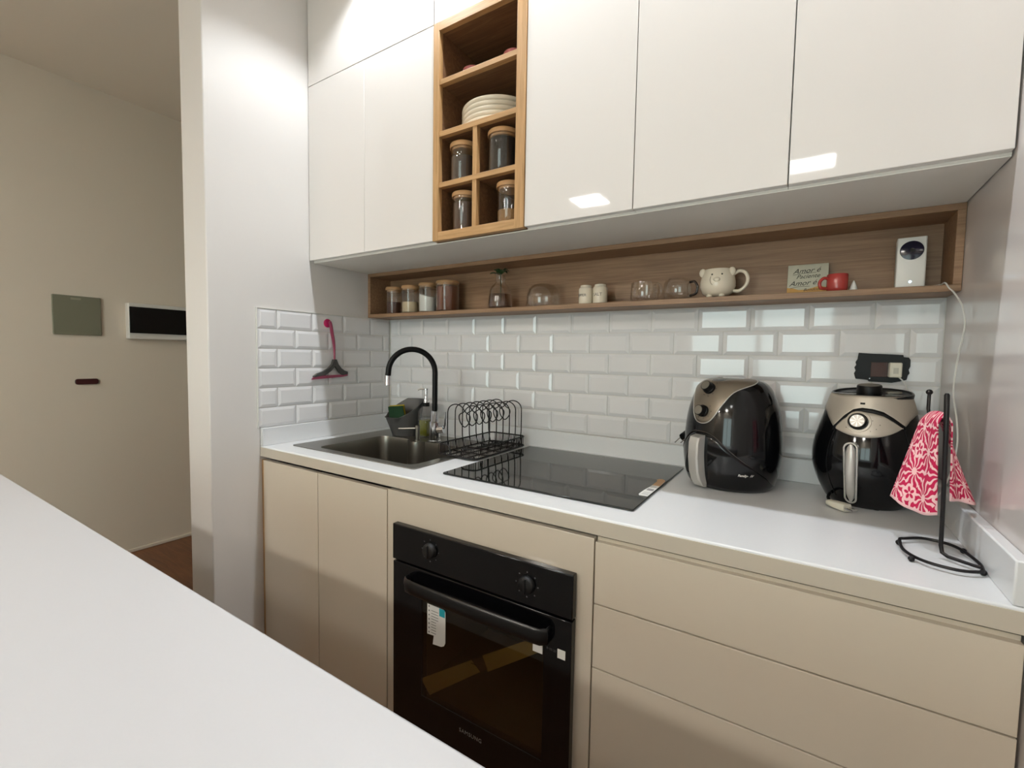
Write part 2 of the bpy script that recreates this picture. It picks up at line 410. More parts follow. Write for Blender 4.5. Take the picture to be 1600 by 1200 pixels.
upper('narrow cream gloss wall cabinet just right of the oak open shelves', 1.047, 1.374, ((1.047, 1.374),))
upper('cream gloss wall cabinet, middle one of three right of the oak shelves', 1.374, 1.7187, ((1.374, 1.7187),))
upper('cream gloss wall cabinet against the right end panel', 1.7187, L - .0015, ((1.7187, L - .0025),))

# ------------------------------------------------------------------ oak open shelf unit (niche)
n = thing('open_shelf_unit', 'tall oak open shelf unit set among the cream wall cabinets', 'shelf', (.867, -.2, ZU))
yN = yU - .003; yb = -.03
ZB = 1.6435
tag(box(.0015, L - .002, yU + .021, -.0005, ZU, ZU + .0034).build('underside_panel', M_carc, org=(1.03, -.2, ZU), bevel=.0008), 'long off-white panel closing the underside of the wall cabinets', 'panel')
yE = yN + .022
def shaded_board(nm, x0, x1, z0, z1, m, y0=None):  # board split in two: shade painted on the inner part, front kept lighter
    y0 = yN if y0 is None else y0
    o = box(x0, x1, y0 + .0195, -.002 if nm.endswith('side_board') or 'bottom' in nm or 'top' in nm else yb, z0, z1).build(nm, M_oakshade, n)
    box(x0, x1, y0, y0 + .0192, z0, z1).build('front_strip', m, n, bevel=.0008)
for a, b in ((.6885, .7125), (1.0135, 1.0455)): shaded_board('side_board', a, b, ZB, 2.343, M_oakz)
shaded_board('bottom_board', .7125, 1.0135, ZB, 1.672, M_oakn)
shaded_board('top_board', .7125, 1.0135, 2.3165, 2.343, M_oakn)
box(.7125, 1.0135, yb, -.002, 1.672, 2.3165).build('back_panel', M_oakshade, n)  # niche shade painted into the back as well
SH = [(2.147, 2.163), (1.981, 1.998), (1.817, 1.833)]
for a, b in SH: shaded_board('shelf_board', .7125, 1.0135, a, b, M_oakn, yN + .003)
for a, b in ((1.833, 1.981), (1.672, 1.817)): shaded_board('divider', .851, .867, a, b, M_oakz, yN + .004)

# ------------------------------------------------------------------ long oak wall shelf
ZS = 1.4333; sh = thing('wall_shelf', 'long open oak shelf box running under the wall cabinets', 'shelf', (1.03, -.07, ZS))
for z0, z1, nm in ((ZS, ZS + .016, 'bottom_board'), (ZU - .0165, ZU - .0005, 'top_board')): box(.0005, L - .0005, -.139, -.0005, z0, z1).build(nm, M_oakx, sh, bevel=.001)
for a, b in ((.0005, .0165), (L - .0165, L - .0005)): box(a, b, -.139, -.0005, ZS + .016, ZU - .0165).build('side_board', M_oakx, sh, bevel=.001)
box(.0165, L - .0165, -.012, -.0005, ZS + .016, ZU - .0165).build('back_panel', M_oakx, sh)
ZP = ZS + .0163

# ------------------------------------------------------------------ island in the foreground
isl = thing('kitchen_island', 'large white counter slab filling the foreground', 'counter', (.7, -1.6, 0))
box(-.75, L - .05, -1.98, -1.317, .86, .90).build('slab', mat('island_top', '#c6c6c9', 0.35, var=0.01, vscale=200), isl, bevel=.003)
box(-.70, L - .07, -1.94, -1.36, .0, .86).build('body', M_carc, isl)

# ------------------------------------------------------------------ sink
zc = .9003
sk = thing('kitchen_sink', 'stainless steel drop-in sink in the left end of the worktop', 'sink', (.417, -.33, zc))
bowl = rrect(.205, .705, -.556, -.225, .035, 6)
lobe = [(.452, -.225), (.445, -.245), (.428, -.258), (.408, -.262), (.388, -.258), (.371, -.245), (.364, -.225)]
k = next(i for i in range(len(bowl)) if bowl[i][1] > -.2251 and bowl[i][0] < .4)
bowl = bowl[:k] + lobe + bowl[k:]
outer = rrect(.09, .745, -.587, -.078, .012, 4)
mb = MB(); bm = mb.bm
def loop(P, z): return [bm.verts.new((x, y, z)) for x, y in P]
lo, li = loop(outer, zc + .003), loop(bowl, zc + .003)
ed = []
for Lp in (lo, li): ed += [bm.edges.new((Lp[i], Lp[(i + 1) % len(Lp)])) for i in range(len(Lp))]
bmesh.ops.triangle_fill(bm, edges=ed, use_beauty=True)
lb = loop(outer, zc)
for i in range(len(lo)): bm.faces.new((lo[i], lo[(i + 1) % len(lo)], lb[(i + 1) % len(lo)], lb[i]))
mb.build('rim', M_steel, sk)
mb = MB(); cx, cy = .455, -.39
scl = lambda s: [(cx + (x - cx) * s, cy + (y - cy) * s) for x, y in bowl]
mb.rings([[(x, y, zc + z) for x, y in scl(s)] for s, z in ((1, .003), (.995, -.004), (.985, -.03), (.965, -.12), (.95, -.145), (.90, -.158), (.5, -.162), (.09, -.164))], True, False, True)
mb.build('bowl', M_steel, sk, angle=60)
MB().lathe([(.001, -.1635), (.03, -.1635), (.034, -.161), (.036, -.1635)], (cx, cy, zc), 24, cap0=False, cap1=False).build('drain', M_chr, sk)
zd = zc + .0035

# faucet
fx, fy = .487, -.206
fa = thing('kitchen_faucet', 'tall kitchen faucet with black gooseneck hose and chrome base', 'faucet', (fx, fy, zd))
MB().lathe([(.0265, 0), (.0265, .006), (.024, .009)], (fx, fy, zd), 28).build('flange', M_chr, fa)
MB().lathe([(.0225, .009), (.0225, .082), (.0175, .086), (.0175, .128), (.013, .13)], (fx, fy, zd), 28).build('body', M_chr, fa, angle=30)
ang = math.radians(236); dx, dy = math.cos(ang), math.sin(ang); R = .0935; zh = 1.190
P = [(fx, fy, zd + .127 + (zh - zd - .127) * i / 6) for i in range(7)] + [(fx + dx * (R - R * math.cos(a)), fy + dy * (R - R * math.cos(a)), zh + R * math.sin(a)) for a in [PI * i / 22 for i in range(1, 23)]]
P.append((fx + dx * 2.02 * R, fy + dy * 2.02 * R, zh - .012))
MB().tube(P, .0112, 14).build('spout_hose', M_blkm, fa)
e = P[-1]; MB().tube([e, (e[0] + dx * .001, e[1] + dy * .001, e[2] - .038)], .0125, 16, radii=[.0125, .0125]).build('spray_tip', M_chr, fa)
hx, hy = .95, .32
q = (fx + .018, fy, zd + .052)
MB().tube([q, (fx + .045, fy + .006, zd + .056)], .0155, 16).build('lever_hub', M_chr, fa)
MB().tube([(fx + .043, fy + .006, zd + .058), (fx + .05, fy + .006, zd + .075), (fx + .052, fy + .004, zd + .128)], .0042, 10).build('lever', M_chr, fa)

# built-in dispenser
d0 = (.410, -.226)
dp = thing('soap_pump', 'short brushed steel soap pump built into the sink deck', 'dispenser', (*d0, zd))
MB().lathe([(.013, 0), (.013, .004), (.010, .006), (.010, .062), (.0088, .0635)], (*d0, zd), 20).build('body', M_steel, dp)
MB().tube([(d0[0] - .008, d0[1] - .004, zd + .051), (d0[0] - .075, d0[1] - .035, zd + .047)], .0035, 8, radii=[.0042, .003]).build('nozzle', M_steel, dp)

# glass soap bottle
b0 = (.372, -.135)
sb = thing('soap_bottle', 'square glass bottle of yellow-green dish soap behind the faucet', 'bottle', (*b0, zd))
hw = .026
def sq(h, r, z): return [(b0[0] + x, b0[1] + y, zd + z) for x, y in rrect(-h, h, -h, h, r, 4)]
MB().rings([sq(hw, .008, 0), sq(hw, .008, .112), sq(hw * .93, .010, .122), sq(hw * .6, .012, .129), sq(.014, .012, .134)]).build('bottle_glass', M_glass, sb)
MB().rings([sq(hw - .004, .006, .005), sq(hw - .004, .006, .074)]).build('liquid_soap', M_soapg, sb)
MB().lathe([(.015, .134), (.015, .15)], (*b0, zd), 20).build('collar', M_blkm, sb)
pt = MB().lathe([(.011, .15), (.011, .163), (.0075, .168), (.0075, .195), (.006, .205), (.009, .206), (.009, .212)], (*b0, zd), 18)
pt.tube([(b0[0], b0[1], zd + .209), (b0[0] - .022, b0[1] - .010, zd + .209), (b0[0] - .034, b0[1] - .015, zd + .205)], .0032, 8)
pt.build('pump_head', M_chr, sb)

# sponge caddy
q0 = (.272, -.160)
ca = thing('sponge_caddy', 'charcoal plastic scoop-shaped caddy in the sink corner', 'caddy', (*q0, zd))
NA = 48; CR = math.radians(33)
def cring(t, zf, ins=0.0):
    out = []
    for i in range(NA):
        a = 2 * PI * i / NA
        A = (.056 + .030 * t) - ins; B = (.040 + .018 * t) - ins
        x, y = A * abs(math.cos(a)) ** .8 * math.copysign(1, math.cos(a)), B * abs(math.sin(a)) ** .8 * math.copysign(1, math.sin(a))
        X, Y_ = x * math.cos(CR) - y * math.sin(CR), x * math.sin(CR) + y * math.cos(CR)
        lip = min(.160, max(.082, .124 + .048 * (Y_ + .15 * X) / .06))
        out.append((q0[0] + X - .006 * t, q0[1] + Y_ + .004 * t, zd + (zf * lip if zf >= 0 else -zf)))
    return out
MB().rings([cring(0, -.0005), cring(.03, .04), cring(.35, .38), cring(.7, .72), cring(.94, .95), cring(1.08, .97), cring(1.09, 1.0), cring(1.0, 1.0, .003), cring(.7, .72, .006), cring(.2, .2, .007), cring(.1, .12, .008)], True, True, True).build('body', M_grey, ca)
sp = thing('sponge', 'green and yellow scouring sponge standing in the charcoal caddy', 'sponge', (.245, -.186, zd + .075))
rt = Matrix.Translation((.243, -.176, zd + .062)) @ Matrix.Rotation(math.radians(27), 4, 'Z') @ Matrix.Rotation(math.radians(-5), 4, 'Y') @ Matrix.Rotation(math.radians(8), 4, 'X')
MB().box(-.034, .034, -.011, -.004, -.006, .070).xform(rt).build('scouring_pad', M_scour, sp, bevel=.002)
MB().box(-.034, .034, -.0038, .015, -.006, .070).xform(rt).build('foam', M_sponge, sp, bevel=.002)

# dish rack
rx0, rx1, ry0, ry1, rz = .662, .832, -.385, -.050, zd + .004
dr = thing('dish_rack', 'black wire dish rack with looped plate holders beside the faucet', 'rack', ((rx0 + rx1) / 2, (ry0 + ry1) / 2, zd))
MB().tube([(x, y, rz) for x, y in rrect(rx0, rx1, ry0, ry1, .022, 5)], .0028, 8, closed=True).build('rail', M_blkw, dr)
rp = [(x, y, rz + .036) for x, y in arc(rx0 + .022, ry0 + .022, .022, PI, 1.5 * PI, 5)][::-1] + [(x, y, rz + .036) for x, y in arc(rx0 + .022, ry1 - .022, .022, PI, PI / 2, 5)] + [(x, y, rz + .036) for x, y in arc(rx1 - .022, ry1 - .022, .022, PI / 2, 0, 5)] + [(x, y, rz + .036) for x, y in arc(rx1 - .022, ry0 + .022, .022, 0, -PI / 2, 5)]
rp = [(rx0 + .062, ry0, rz), (rx0 + .058, ry0, rz + .03), (rx0 + .05, ry0, rz + .036)] + rp + [(rx1 - .05, ry0, rz + .036), (rx1 - .058, ry0, rz + .03), (rx1 - .062, ry0, rz)]
MB().tube(rp, .0028, 8).build('rail', M_blkw, dr)
mb = MB(); per = []
ny = 34
for i in range(ny + 1):
    y = ry0 + .02 + (ry1 - ry0 - .04) * i / ny
    for x in (rx0, rx1): per.append((x, y))
for i in range(7):
    per += [(rx0 + .006 + .007 * i, ry0), (rx1 - .006 - .007 * i, ry0)]
for i in range(18): per.append((rx0 + .02 + (rx1 - rx0 - .04) * i / 17, ry1))
for x, y in per: mb.tube([(x, y, rz), (x, y, rz + .036)], .0013, 5)
o = mb.build('side_bars', M_blkw, dr); o['kind'] = 'stuff'
mb = MB()
for i in range(1, 4): mb.tube([(rx0 + (rx1 - rx0) * i / 4, ry0, rz), (rx0 + (rx1 - rx0) * i / 4, ry1, rz)], .0014, 5)
for i in range(1, 4): mb.tube([(rx0, ry0 + (ry1 - ry0) * i / 4, rz), (rx1, ry0 + (ry1 - ry0) * i / 4, rz)], .0014, 5)
mb.build('floor_grid', M_blkw, dr)
box(rx0 + .006, rx1 - .006, ry0 + .004, ry1 - .006, zd, zd + .0025).build('drip_tray', mat('tray_steel', '#a9a49c', 0.2, metal=1.0), dr, bevel=.001)
for i in range(4):
    x, y = (rx0 + .02, rx1 - .02)[i % 2], (ry0 + .02, ry1 - .02)[i // 2]
    MB().sphere((x, y, zd + .004), .004, u=8, v=6).build('foot', M_blkw, dr)
for i in range(7):
    y = ry0 + .048 + (ry1 - ry0 - .075) * i / 6
    xa, xb = rx0 + .006, rx1 - .006; xm = (xa + xb) / 2; w4 = (xb - xa) / 4; zt = 1.052; zl = 1.047; rr = w4
    pts = [(xa + .010, y, rz + .002), (xa + .003, y, rz + .035), (xa, y, rz + .06), (xa, y, zt - .02)]
    pts += [(xa + rr - rr * math.cos(a), y, zt + rr * .85 * math.sin(a)) for a in [PI * k / 10 for k in range(11)]]
    pts += [(xm - rr * .0 + rr * 0 - (rr * 0), y, zt - .008)]
    pts = pts[:-1]
    pts += [(xm - w4 * .0 + x, y, z) for x, z in ()]
    up = [(xb - (p[0] - xa), p[1], p[2]) for p in pts][::-1]
    # centre U joins the two humps
    left = pts[:-1]; right = up[1:]
    xi0, xi1 = left[-1][0], right[0][0]
    U = [(xm - .030 * math.cos(a) * 1.0, y, zl - .016 - .026 * math.sin(a)) for a in [PI * k / 10 for k in range(11)]]
    path = spline(left[:4] + left[5::2] + [(xm - .024, y, zt - .004)] + [(xm - .021, y, zt - .028), (xm, y, zt - .046), (xm + .021, y, zt - .028), (xm + .024, y, zt - .004)] + right[::2][:-2] + right[-4:], 4)
    MB().tube(path, .0021, 7).build('plate_hoop', M_blkw, dr)

# ------------------------------------------------------------------ hob
hb = thing('ceramic_hob', 'black ceramic glass hob set on the worktop', 'hob', (1.1465, -.313, .9003))
MB().prism(rrect(.8505, 1.4428, -.5745, -.0513, .006, 3), lambda p: (*p, .9003), lambda p: (*p, .9058)).build('glass_plate', M_cer, hb, bevel=.0015, bseg=2)
st = [(1.418, -.452), (1.4395, -.450), (1.4405, -.33), (1.4395, -.275), (1.436, -.262), (1.428, -.255), (1.418, -.258), (1.414, -.268), (1.4195, -.285), (1.4195, -.34), (1.4145, -.40), (1.4135, -.44)]
MB().prism(st, lambda p: (*p, .9058), lambda p: (*p, .9062)).build('sticker', M_paper, hb)['label'] = 'torn white label on right edge'
MB().prism([(1.4195, -.335), (1.4403, -.335), (1.4395, -.275), (1.436, -.262), (1.428, -.255), (1.418, -.258), (1.414, -.268), (1.4195, -.285)], lambda p: (*p, .9062), lambda p: (*p, .9064)).build('sticker_band', M_lid, hb)
mb = MB()
for y0, y1 in ((-.436, -.433), (-.425, -.423), (-.415, -.413), (-.395, -.375), (-.36, -.357)): mb.box(1.4195, 1.4375, y0, y1, .9062, .90635)
mb.build('sticker_print', mat('print_grey', '#8d8a88', .7), hb)

# ------------------------------------------------------------------ oven
oy = -.6812
ov = thing('built_in_oven', 'black built-in oven with glass door below the hob', 'oven', (1.047, -.4, .165))
O0, O1, OZ0, OZ1 = .7514, 1.342, .165, .760
box(O0, O1, oy, -.6605, .6525, OZ1).build('control_panel', M_blk, ov, bevel=.0025)
slab([O0 + .02, .80, 1.30, O1 - .02], [.17, .23, .64, .75], .655, .662, {(1, 1)}).xform(Matrix(((1, 0, 0, 0), (0, 0, -1, 0), (0, 1, 0, 0), (0, 0, 0, 1)))).build('chassis_front', M_blkm, ov)
# door: frame with window
wx0, wx1, wz0, wz1 = .872, 1.268, .275, .600
fr = slab([O0 + .003, wx0, wx1, O1 - .001], [OZ0, wz0, wz1, .6475], -.021, 0, {(1, 1)}).xform(Matrix(((1, 0, 0, 0), (0, 0, -1, oy), (0, 1, 0, 0), (0, 0, 0, 1))))
dd = fr.build('door', M_blk, ov, bevel=.0015)
box(wx0, wx1, oy + .001, oy + .004, wz0, wz1).build('door_glass', M_ovg, dd)
# cavity
cv = MB()
cx0, cx1, cz0, cz1, cyb = .80, 1.30, .23, .64, -.25
for a in (((cx0, cyb, cz0), (cx1, cyb, cz0), (cx1, cyb, cz1), (cx0, cyb, cz1)), ((cx0, -.654, cz0), (cx1, -.654, cz0), (cx1, cyb, cz0), (cx0, cyb, cz0)), ((cx0, -.654, cz1), (cx0, cyb, cz1), (cx1, cyb, cz1), (cx1, -.654, cz1)),
          ((cx0, -.654, cz0), (cx0, cyb, cz0), (cx0, cyb, cz1), (cx0, -.654, cz1)), ((cx1, -.654, cz0), (cx1, -.654, cz1), (cx1, cyb, cz1), (cx1, cyb, cz0))):
    cv.face([cv.bm.verts.new(p) for p in a])
cvo = cv.build('cavity', M_hood, ov, recalc=False)
so = cvo.modifiers.new('solid', 'SOLIDIFY'); so.thickness = .01; so.offset = 0
# tan strip standing diagonally just inside the glass, with a dark joint
def strip(P, name, m, y=-.675):
    MB().prism(P, lambda p: (p[0], y - .001, p[1]), lambda p: (p[0], y + .001, p[1])).build(name, m, ov)
strip([(0.8637, 0.3182), (1.0477, 0.4445), (1.0771, 0.4228), (0.8991, 0.2834)], 'tan_strip', M_tan)
strip([(1.0835, 0.4704), (1.2375, 0.5722), (1.2491, 0.5390), (1.1018, 0.4326)], 'tan_strip', M_tan)
strip([(1.0477, 0.4445), (1.0835, 0.4704), (1.1017, 0.4388), (1.0771, 0.4228)], 'strip_joint', mat('joint_brown', '#4a3626', 0.6))
box(1.046, 1.064, -.6764, -.6762, .4355, .4375).build('strip_clip', M_chr, ov)
# handle
hz = lambda t: .590 + .004 * math.sin(PI * t)
hp = [(.822, oy + .001), (.822, oy - .016), (.834, oy - .027)] + [(.86 + (1.245 - .86) * i / 12, oy - .029 - .004 * math.sin(PI * i / 12)) for i in range(13)] + [(1.272, oy - .027), (1.284, oy - .016), (1.284, oy + .001)]
rs = []
for i, (x, y) in enumerate(hp):
    a = hp[max(0, i - 1)]; b = hp[min(len(hp) - 1, i + 1)]; tx, ty = b[0] - a[0], b[1] - a[1]; l = math.hypot(tx, ty); nx, ny_ = -ty / l, tx / l
    rs.append([(x + nx * .006 * math.cos(q) , y + ny_ * .006 * math.cos(q), .603 + .0205 * math.sin(q)) for q in [2 * PI * k / 12 for k in range(12)]])
MB().rings(rs).build('handle', M_hand, dd)
for kx, kz in ((.902, .712), (1.219, .705)):
    kn = MB().lathe([(.0225, 0), (.022, -.006), (.020, -.011), (.018, -.0125)], (kx, oy, kz), 28, 'y').build('knob', M_knob, ov)
    box(kx - .003, kx + .003, oy - .017, oy - .012, kz - .018, kz + .018).build('knob_grip', M_knob, kn, bevel=.001)
mk = MB(); 
for kx, kz in ((.902, .712), (1.219, .705)):
    for a in range(0, 360, 45):
        x, z = kx + .031 * math.cos(math.radians(a)), kz + .031 * math.sin(math.radians(a))
        mk.box(x - .0015, x + .0015, oy - .0004, oy - .0001, z - .0015, z + .0015)
mk.build('dial_marks', mat('mark_grey', '#55565a', .6), ov)
XZ = lambda x, y, z: frame_m((x, y, z), (1, 0, 0), (0, 0, 1))
text_mb('SAMSUNG', .0155, spacing=1.12).xform(XZ(1.0505, oy - .0003, .2365)).build('lettering', mat('lettering_grey', '#8b8a88', .5), ov, flat=True)
MB().prism([(.893, .468), (.893, .556), (.953, .556), (.960, .550), (.960, .462), (.955, .452), (.945, .447), (.914, .444), (.918, .470)], lambda p: (p[0], oy - .0008, p[1]), lambda p: (p[0], oy + .0005, p[1])).build('sticker', M_paper, ov)['label'] = 'torn white sticker with turquoise corner'
box(.938, .958, oy - .0012, oy - .0006, .534, .556).build('sticker_corner', M_cyan, ov)
mk = MB()
for i in range(7): mk.box(.898, .902, oy - .0012, oy - .0006, .474 + .0125 * i, .478 + .0125 * i)
for i in range(9): mk.box(.908, .934 if i > 4 else .926, oy - .0012, oy - .0006, .476 + .008 * i, .4775 + .008 * i)
mk.build('sticker_print', mat('print_dark', '#6a6765', .7), ov)
box(1.239, 1.266, oy - .0008, oy + .0005, .545, .583).build('rating_sticker', M_paper, ov)
box(1.243, 1.262, oy - .0012, oy - .0006, .573, .577).build('sticker_print', M_ink, ov)
box(1.306, 1.3265, oy - .0008, oy + .0005, .552, .574).build('rating_sticker', M_paper, ov)
text_mb('0 10 20', .0085).xform(XZ(1.290, oy - .0003, .5655)).build('lettering', mat('faint_grey', '#4a4848', .5), ov, flat=True)

# ------------------------------------------------------------------ air fryers
def interp(P, z):
    if z <= P[0][0]: return P[0][1]
    for (a, ra), (b, rb) in zip(P, P[1:]):
        if z <= b:
            t = (z - a) / (b - a); return ra + (rb - ra) * t
    return P[-1][1]
def smooth_prof(P, n=6):
    q = spline([(r, z, 0) for z, r in P], n); return [(p[1], p[0]) for p in q]
class Body:
    def __init__(s, prof, c, front): s.P = smooth_prof(prof); s.c = c; s.f = front
    def pt(s, daz, z, off=0.0):
        a = math.radians(s.f + daz); r = interp(s.P, z); e = .004
        dr = (interp(s.P, z + e) - interp(s.P, z - e)) / (2 * e); nl = math.hypot(1, dr)
        rr = r + off / nl; zz = z - off * dr / nl
        return (s.c[0] + rr * math.cos(a), s.c[1] + rr * math.sin(a), zz)
    def solid(s, z1=None): return MB().lathe([(max(r, .0005), z) for z, r in s.P], (s.c[0], s.c[1], 0), 64)
    def patch(s, a0, a1, lo, hi, off, name, m, par, nu=40, nv=12, th=None):
        mb = MB().grid(lambda u, v: s.pt(a0 + (a1 - a0) * u, lo(a0 + (a1 - a0) * u) * (1 - v) + hi(a0 + (a1 - a0) * u) * v, off), nu, nv)
        o = mb.build(name, m, par, angle=80)
        so = o.modifiers.new('solid', 'SOLIDIFY'); so.thickness = th or (off + .001); so.offset = -1 if True else 0
        return o
    def line(s, pts, off, r, name, m, par, seg=8, closed=False):
        return MB().tube([s.pt(a, z, off) for a, z in pts], r, seg, closed).build(name, m, par)
def lut(P):
    P = sorted(P)
    def f(x):
        if x <= P[0][0]: return P[0][1]
        for (a, ya), (b, yb_) in zip(P, P[1:]):
            if x <= b:
                t = (x - a) / (b - a); return ya + (yb_ - ya) * t
        return P[-1][1]
    return f
def slut(P, n=6):
    q = spline([(a, b, 0) for a, b in sorted(P)], n); return lut([(p[0], p[1]) for p in q])

A = Body([(.9005, .104), (.908, .111), (.92, .117), (.95, .1245), (1.0, .130), (1.05, .1285), (1.10, .1235), (1.14, .1145), (1.175, .101), (1.195, .086), (1.205, .066), (1.2095, .035), (1.2105, .001)], (1.595, -.151), 239)
fa1 = thing('air_fryer', 'glossy black air fryer with two round dials on a bronze panel', 'air fryer', (1.595, -.151, .9005))
A.solid().build('body', M_blk, fa1, angle=60)
panel_lo = slut([(-100, 1.206), (-78, 1.197), (-41, 1.176), (-25, 1.14), (-16, 1.106), (-9, 1.089), (0, 1.084), (9, 1.089), (16, 1.106), (25, 1.14), (41, 1.176), (78, 1.197), (100, 1.206)])
A.patch(-100, 100, panel_lo, lambda a: 1.2085, .0015, 'control_panel', M_silvA, fa1, 70, 12)
A.line([(a, panel_lo(a)) for a in [-100 + 200 * i / 80 for i in range(81)]], .002, .0014, 'panel_trim', M_hsil, fa1)
seam = slut([(-125, .905), (-100, .925), (-80, .950), (-54, .986), (-36, 1.017), (-17, 1.053), (0, 1.0615), (17, 1.053), (36, 1.017), (54, .986), (80, .950), (100, .925), (125, .905)])
A.patch(-118, 118, lambda a: .9035, lambda a: seam(a) - .002, .0022, 'basket_drawer', M_blk, fa1, 80, 12)
A.line([(a, seam(a)) for a in [-60 + 120 * i / 60 for i in range(61)]], .0016, .0011, 'drawer_trim', mat('trim_dark', '#5a5654', .2, metal=.8), fa1)
def knob_on(body, daz, z, r, h, capm, ringm, par, name='dial_knob'):
    p0 = Vector(body.pt(daz, z, 0)); nrm = (Vector(body.pt(daz, z, .01)) - p0).normalized()
    M = frame_m(p0 + nrm * .001, nrm.cross(Vector((0, 0, 1))), Vector((0, 0, 1)) - nrm * nrm.z)
    if (M.to_3x3() @ Vector((0, 0, 1))).dot(nrm) < 0: M = M @ Matrix.Rotation(PI, 4, 'Y')
    k = MB().lathe([(r * 1.12, 0), (r * 1.12, h * .3), (r, h * .35), (r * .93, h)], seg=32).xform(M).build(name, ringm, par)
    MB().lathe([(r * .84, h), (r * .82, h + .0008)], seg=32).xform(M).build('knob_cap', capm, k)
    return M
capA = mat('knob_cap_grey', '#8b867c', .4, metal=.6)
knob_on(A, 0, 1.1795, .0150, .022, capA, M_blkm, fa1); knob_on(A, 0, 1.1175, .0150, .022, capA, M_blkm, fa1)
mk = MB()
for zc_ in (1.1805, 1.1185):
    for a in range(0, 360, 40):
        if 50 < a < 130 and zc_ < 1.15: continue
        dz = .022 * math.sin(math.radians(a)); da = math.degrees(.022 * math.cos(math.radians(a)) / .11)
        p = A.pt(da, zc_ + dz, .0028); mk.sphere(p, .0011, u=6, v=4)
mk.build('dial_marks', M_ink, fa1)
# handle
H = MB(); hr = []
for z, d in ((1.052, .006), (1.046, .026), (1.03, .030), (.99, .031), (.95, .030), (.925, .025), (.908, .012), (.905, .004)):
    ring = []
    for a, b in rrect(-.0165, .0165, 0, 1, .3, 3):
        pass
    r = interp(A.P, max(z, .93)); a0 = math.radians(239); ux, uy = math.cos(a0), math.sin(a0); vx, vy = -uy, ux
    for s_, t_ in ((-.0165, -.004), (-.0165, d - .004), (-.013, d), (.013, d), (.0165, d - .004), (.0165, -.004)):
        ring.append((A.c[0] + ux * (r + t_) + vx * s_, A.c[1] + uy * (r + t_) + vy * s_, z))
    hr.append(ring)
H.rings(hr).build('handle', M_hsil, fa1, angle=30)
tx = text_mb('Family-', .0088, .0003, 0.25, 'LEFT', offset=.0002); tx2 = text_mb('IV', .0094, .0003, 0.5, 'LEFT')
for b_, x0 in ((tx, -.017), (tx2, .0125)):
    for v in b_.bm.verts:
        a = 54 + math.degrees((v.co.x + x0) / .126); v.co = Vector(A.pt(a, .953 + v.co.y - .012 * (v.co.x + x0), .0030 + v.co.z))
    b_.build('lettering', M_paper, fa1, flat=True)
pc = thing  # (cord and plug belong to the fryer)
MB().tube(spline([(1.475, -.02, .99), (1.468, -.06, 1.02), (1.4745, -.1, 1.035), (1.476, -.13, 1.032)], 6), .0035, 8).build('power_cord', M_blkm, fa1)
pg = MB().tube([(1.4795, -.105, 1.044), (1.471, -.125, 1.034), (1.458, -.150, 1.020)], .01, 12, radii=[.006, .013, .0135])
pg.build('power_plug', M_blkm, fa1)
mb = MB()
for s_ in (-1, 1): mb.tube([(1.458 + s_ * .008, -.15 + s_ * .003, 1.020), (1.447 + s_ * .008, -.168 + s_ * .003, 1.006)], .0017, 6)
mb.build('plug_pins', M_chr, fa1)
for a in (-100, -20, 60, 140):
    p = A.pt(a, .9005); MB().lathe([(.009, -.0001), (.009, .006)], (A.c[0] + .85 * (p[0] - A.c[0]), A.c[1] + .85 * (p[1] - A.c[1]), .9001), 12).build('foot', M_blkm, fa1)

B = Body([(.9005, .076), (.908, .083), (.92, .090), (.95, .1045), (.98, .1145), (1.0, .118), (1.03, .1185), (1.06, .1145), (1.10, .1045), (1.13, .096), (1.16, .0875), (1.178, .082), (1.182, .078), (1.183, .001)], (1.912, -.139), 255)
fb1 = thing('air_fryer', 'round black air fryer with silver collar and single silver dial', 'air fryer', (1.912, -.139, .9005))
B.solid().build('body', M_blk, fb1, angle=60)
# silver collar with arch cut-out at the front (angles are relative to the front)
arch = [(-31.6, 1.0985), (-27, 1.110), (-20.6, 1.1268), (-10, 1.144), (1.2, 1.1493), (14, 1.1475), (26.8, 1.1417), (38, 1.129), (46, 1.1179), (52, 1.110)]
colo = [(-180, 1.145), (-120, 1.145), (-75, 1.140), (-55, 1.132), (-42, 1.115)] + arch + [(61.7, 1.1238), (75, 1.134), (95, 1.140), (130, 1.145), (180, 1.145)]
cl = lut(colo)
B.patch(-180, 180, cl, lambda a: 1.1795, .0016, 'collar', M_silv, fb1, 160, 8)
al = lut(arch)
B.patch(-31.6, 52, lambda a: al(a) - .0085, lambda a: al(a) + .001, .002, 'arch_trim', M_blkm, fb1, 50, 2)
eyeT = lambda a: al(a) - .009
eyeB = slut([(-29, 1.0955), (-18, 1.0875), (-5, 1.0815), (8, 1.0805), (25, 1.086), (40, 1.098), (49, 1.1085)])
B.patch(-27.5, 48.5, lambda a: min(eyeB(a), eyeT(a) - .0005), lambda a: max(eyeT(a), eyeB(a) + .0002), .0022, 'dial_panel', M_silv, fb1, 60, 8)
Mk = knob_on(B, -1.5, 1.1165, .0180, .013, mat('spun_steel', '#a39e96', .3, metal=.6), M_blkm, fb1)
mk = MB().lathe([(.026, 0), (.0255, .0026), (.0222, .003), (.0215, 0)], seg=36, cap0=False, cap1=False).xform(Mk).build('dial_rim', M_silv, fb1)
mk = MB()
for a in range(8):
    w = .13
    pts = [(.002 * math.cos(a * PI / 4 - w), .002 * math.sin(a * PI / 4 - w)), (.0145 * math.cos(a * PI / 4 - w), .0145 * math.sin(a * PI / 4 - w)), (.0145 * math.cos(a * PI / 4 + w), .0145 * math.sin(a * PI / 4 + w)), (.002 * math.cos(a * PI / 4 + w), .002 * math.sin(a * PI / 4 + w))]
    mk.prism(pts, lambda p: (p[0], p[1], .0137), lambda p: (p[0], p[1], .0141))
mk.xform(Mk).build('knob_facets', mat('facet_white', '#efeae2', .25, metal=.3), fb1)
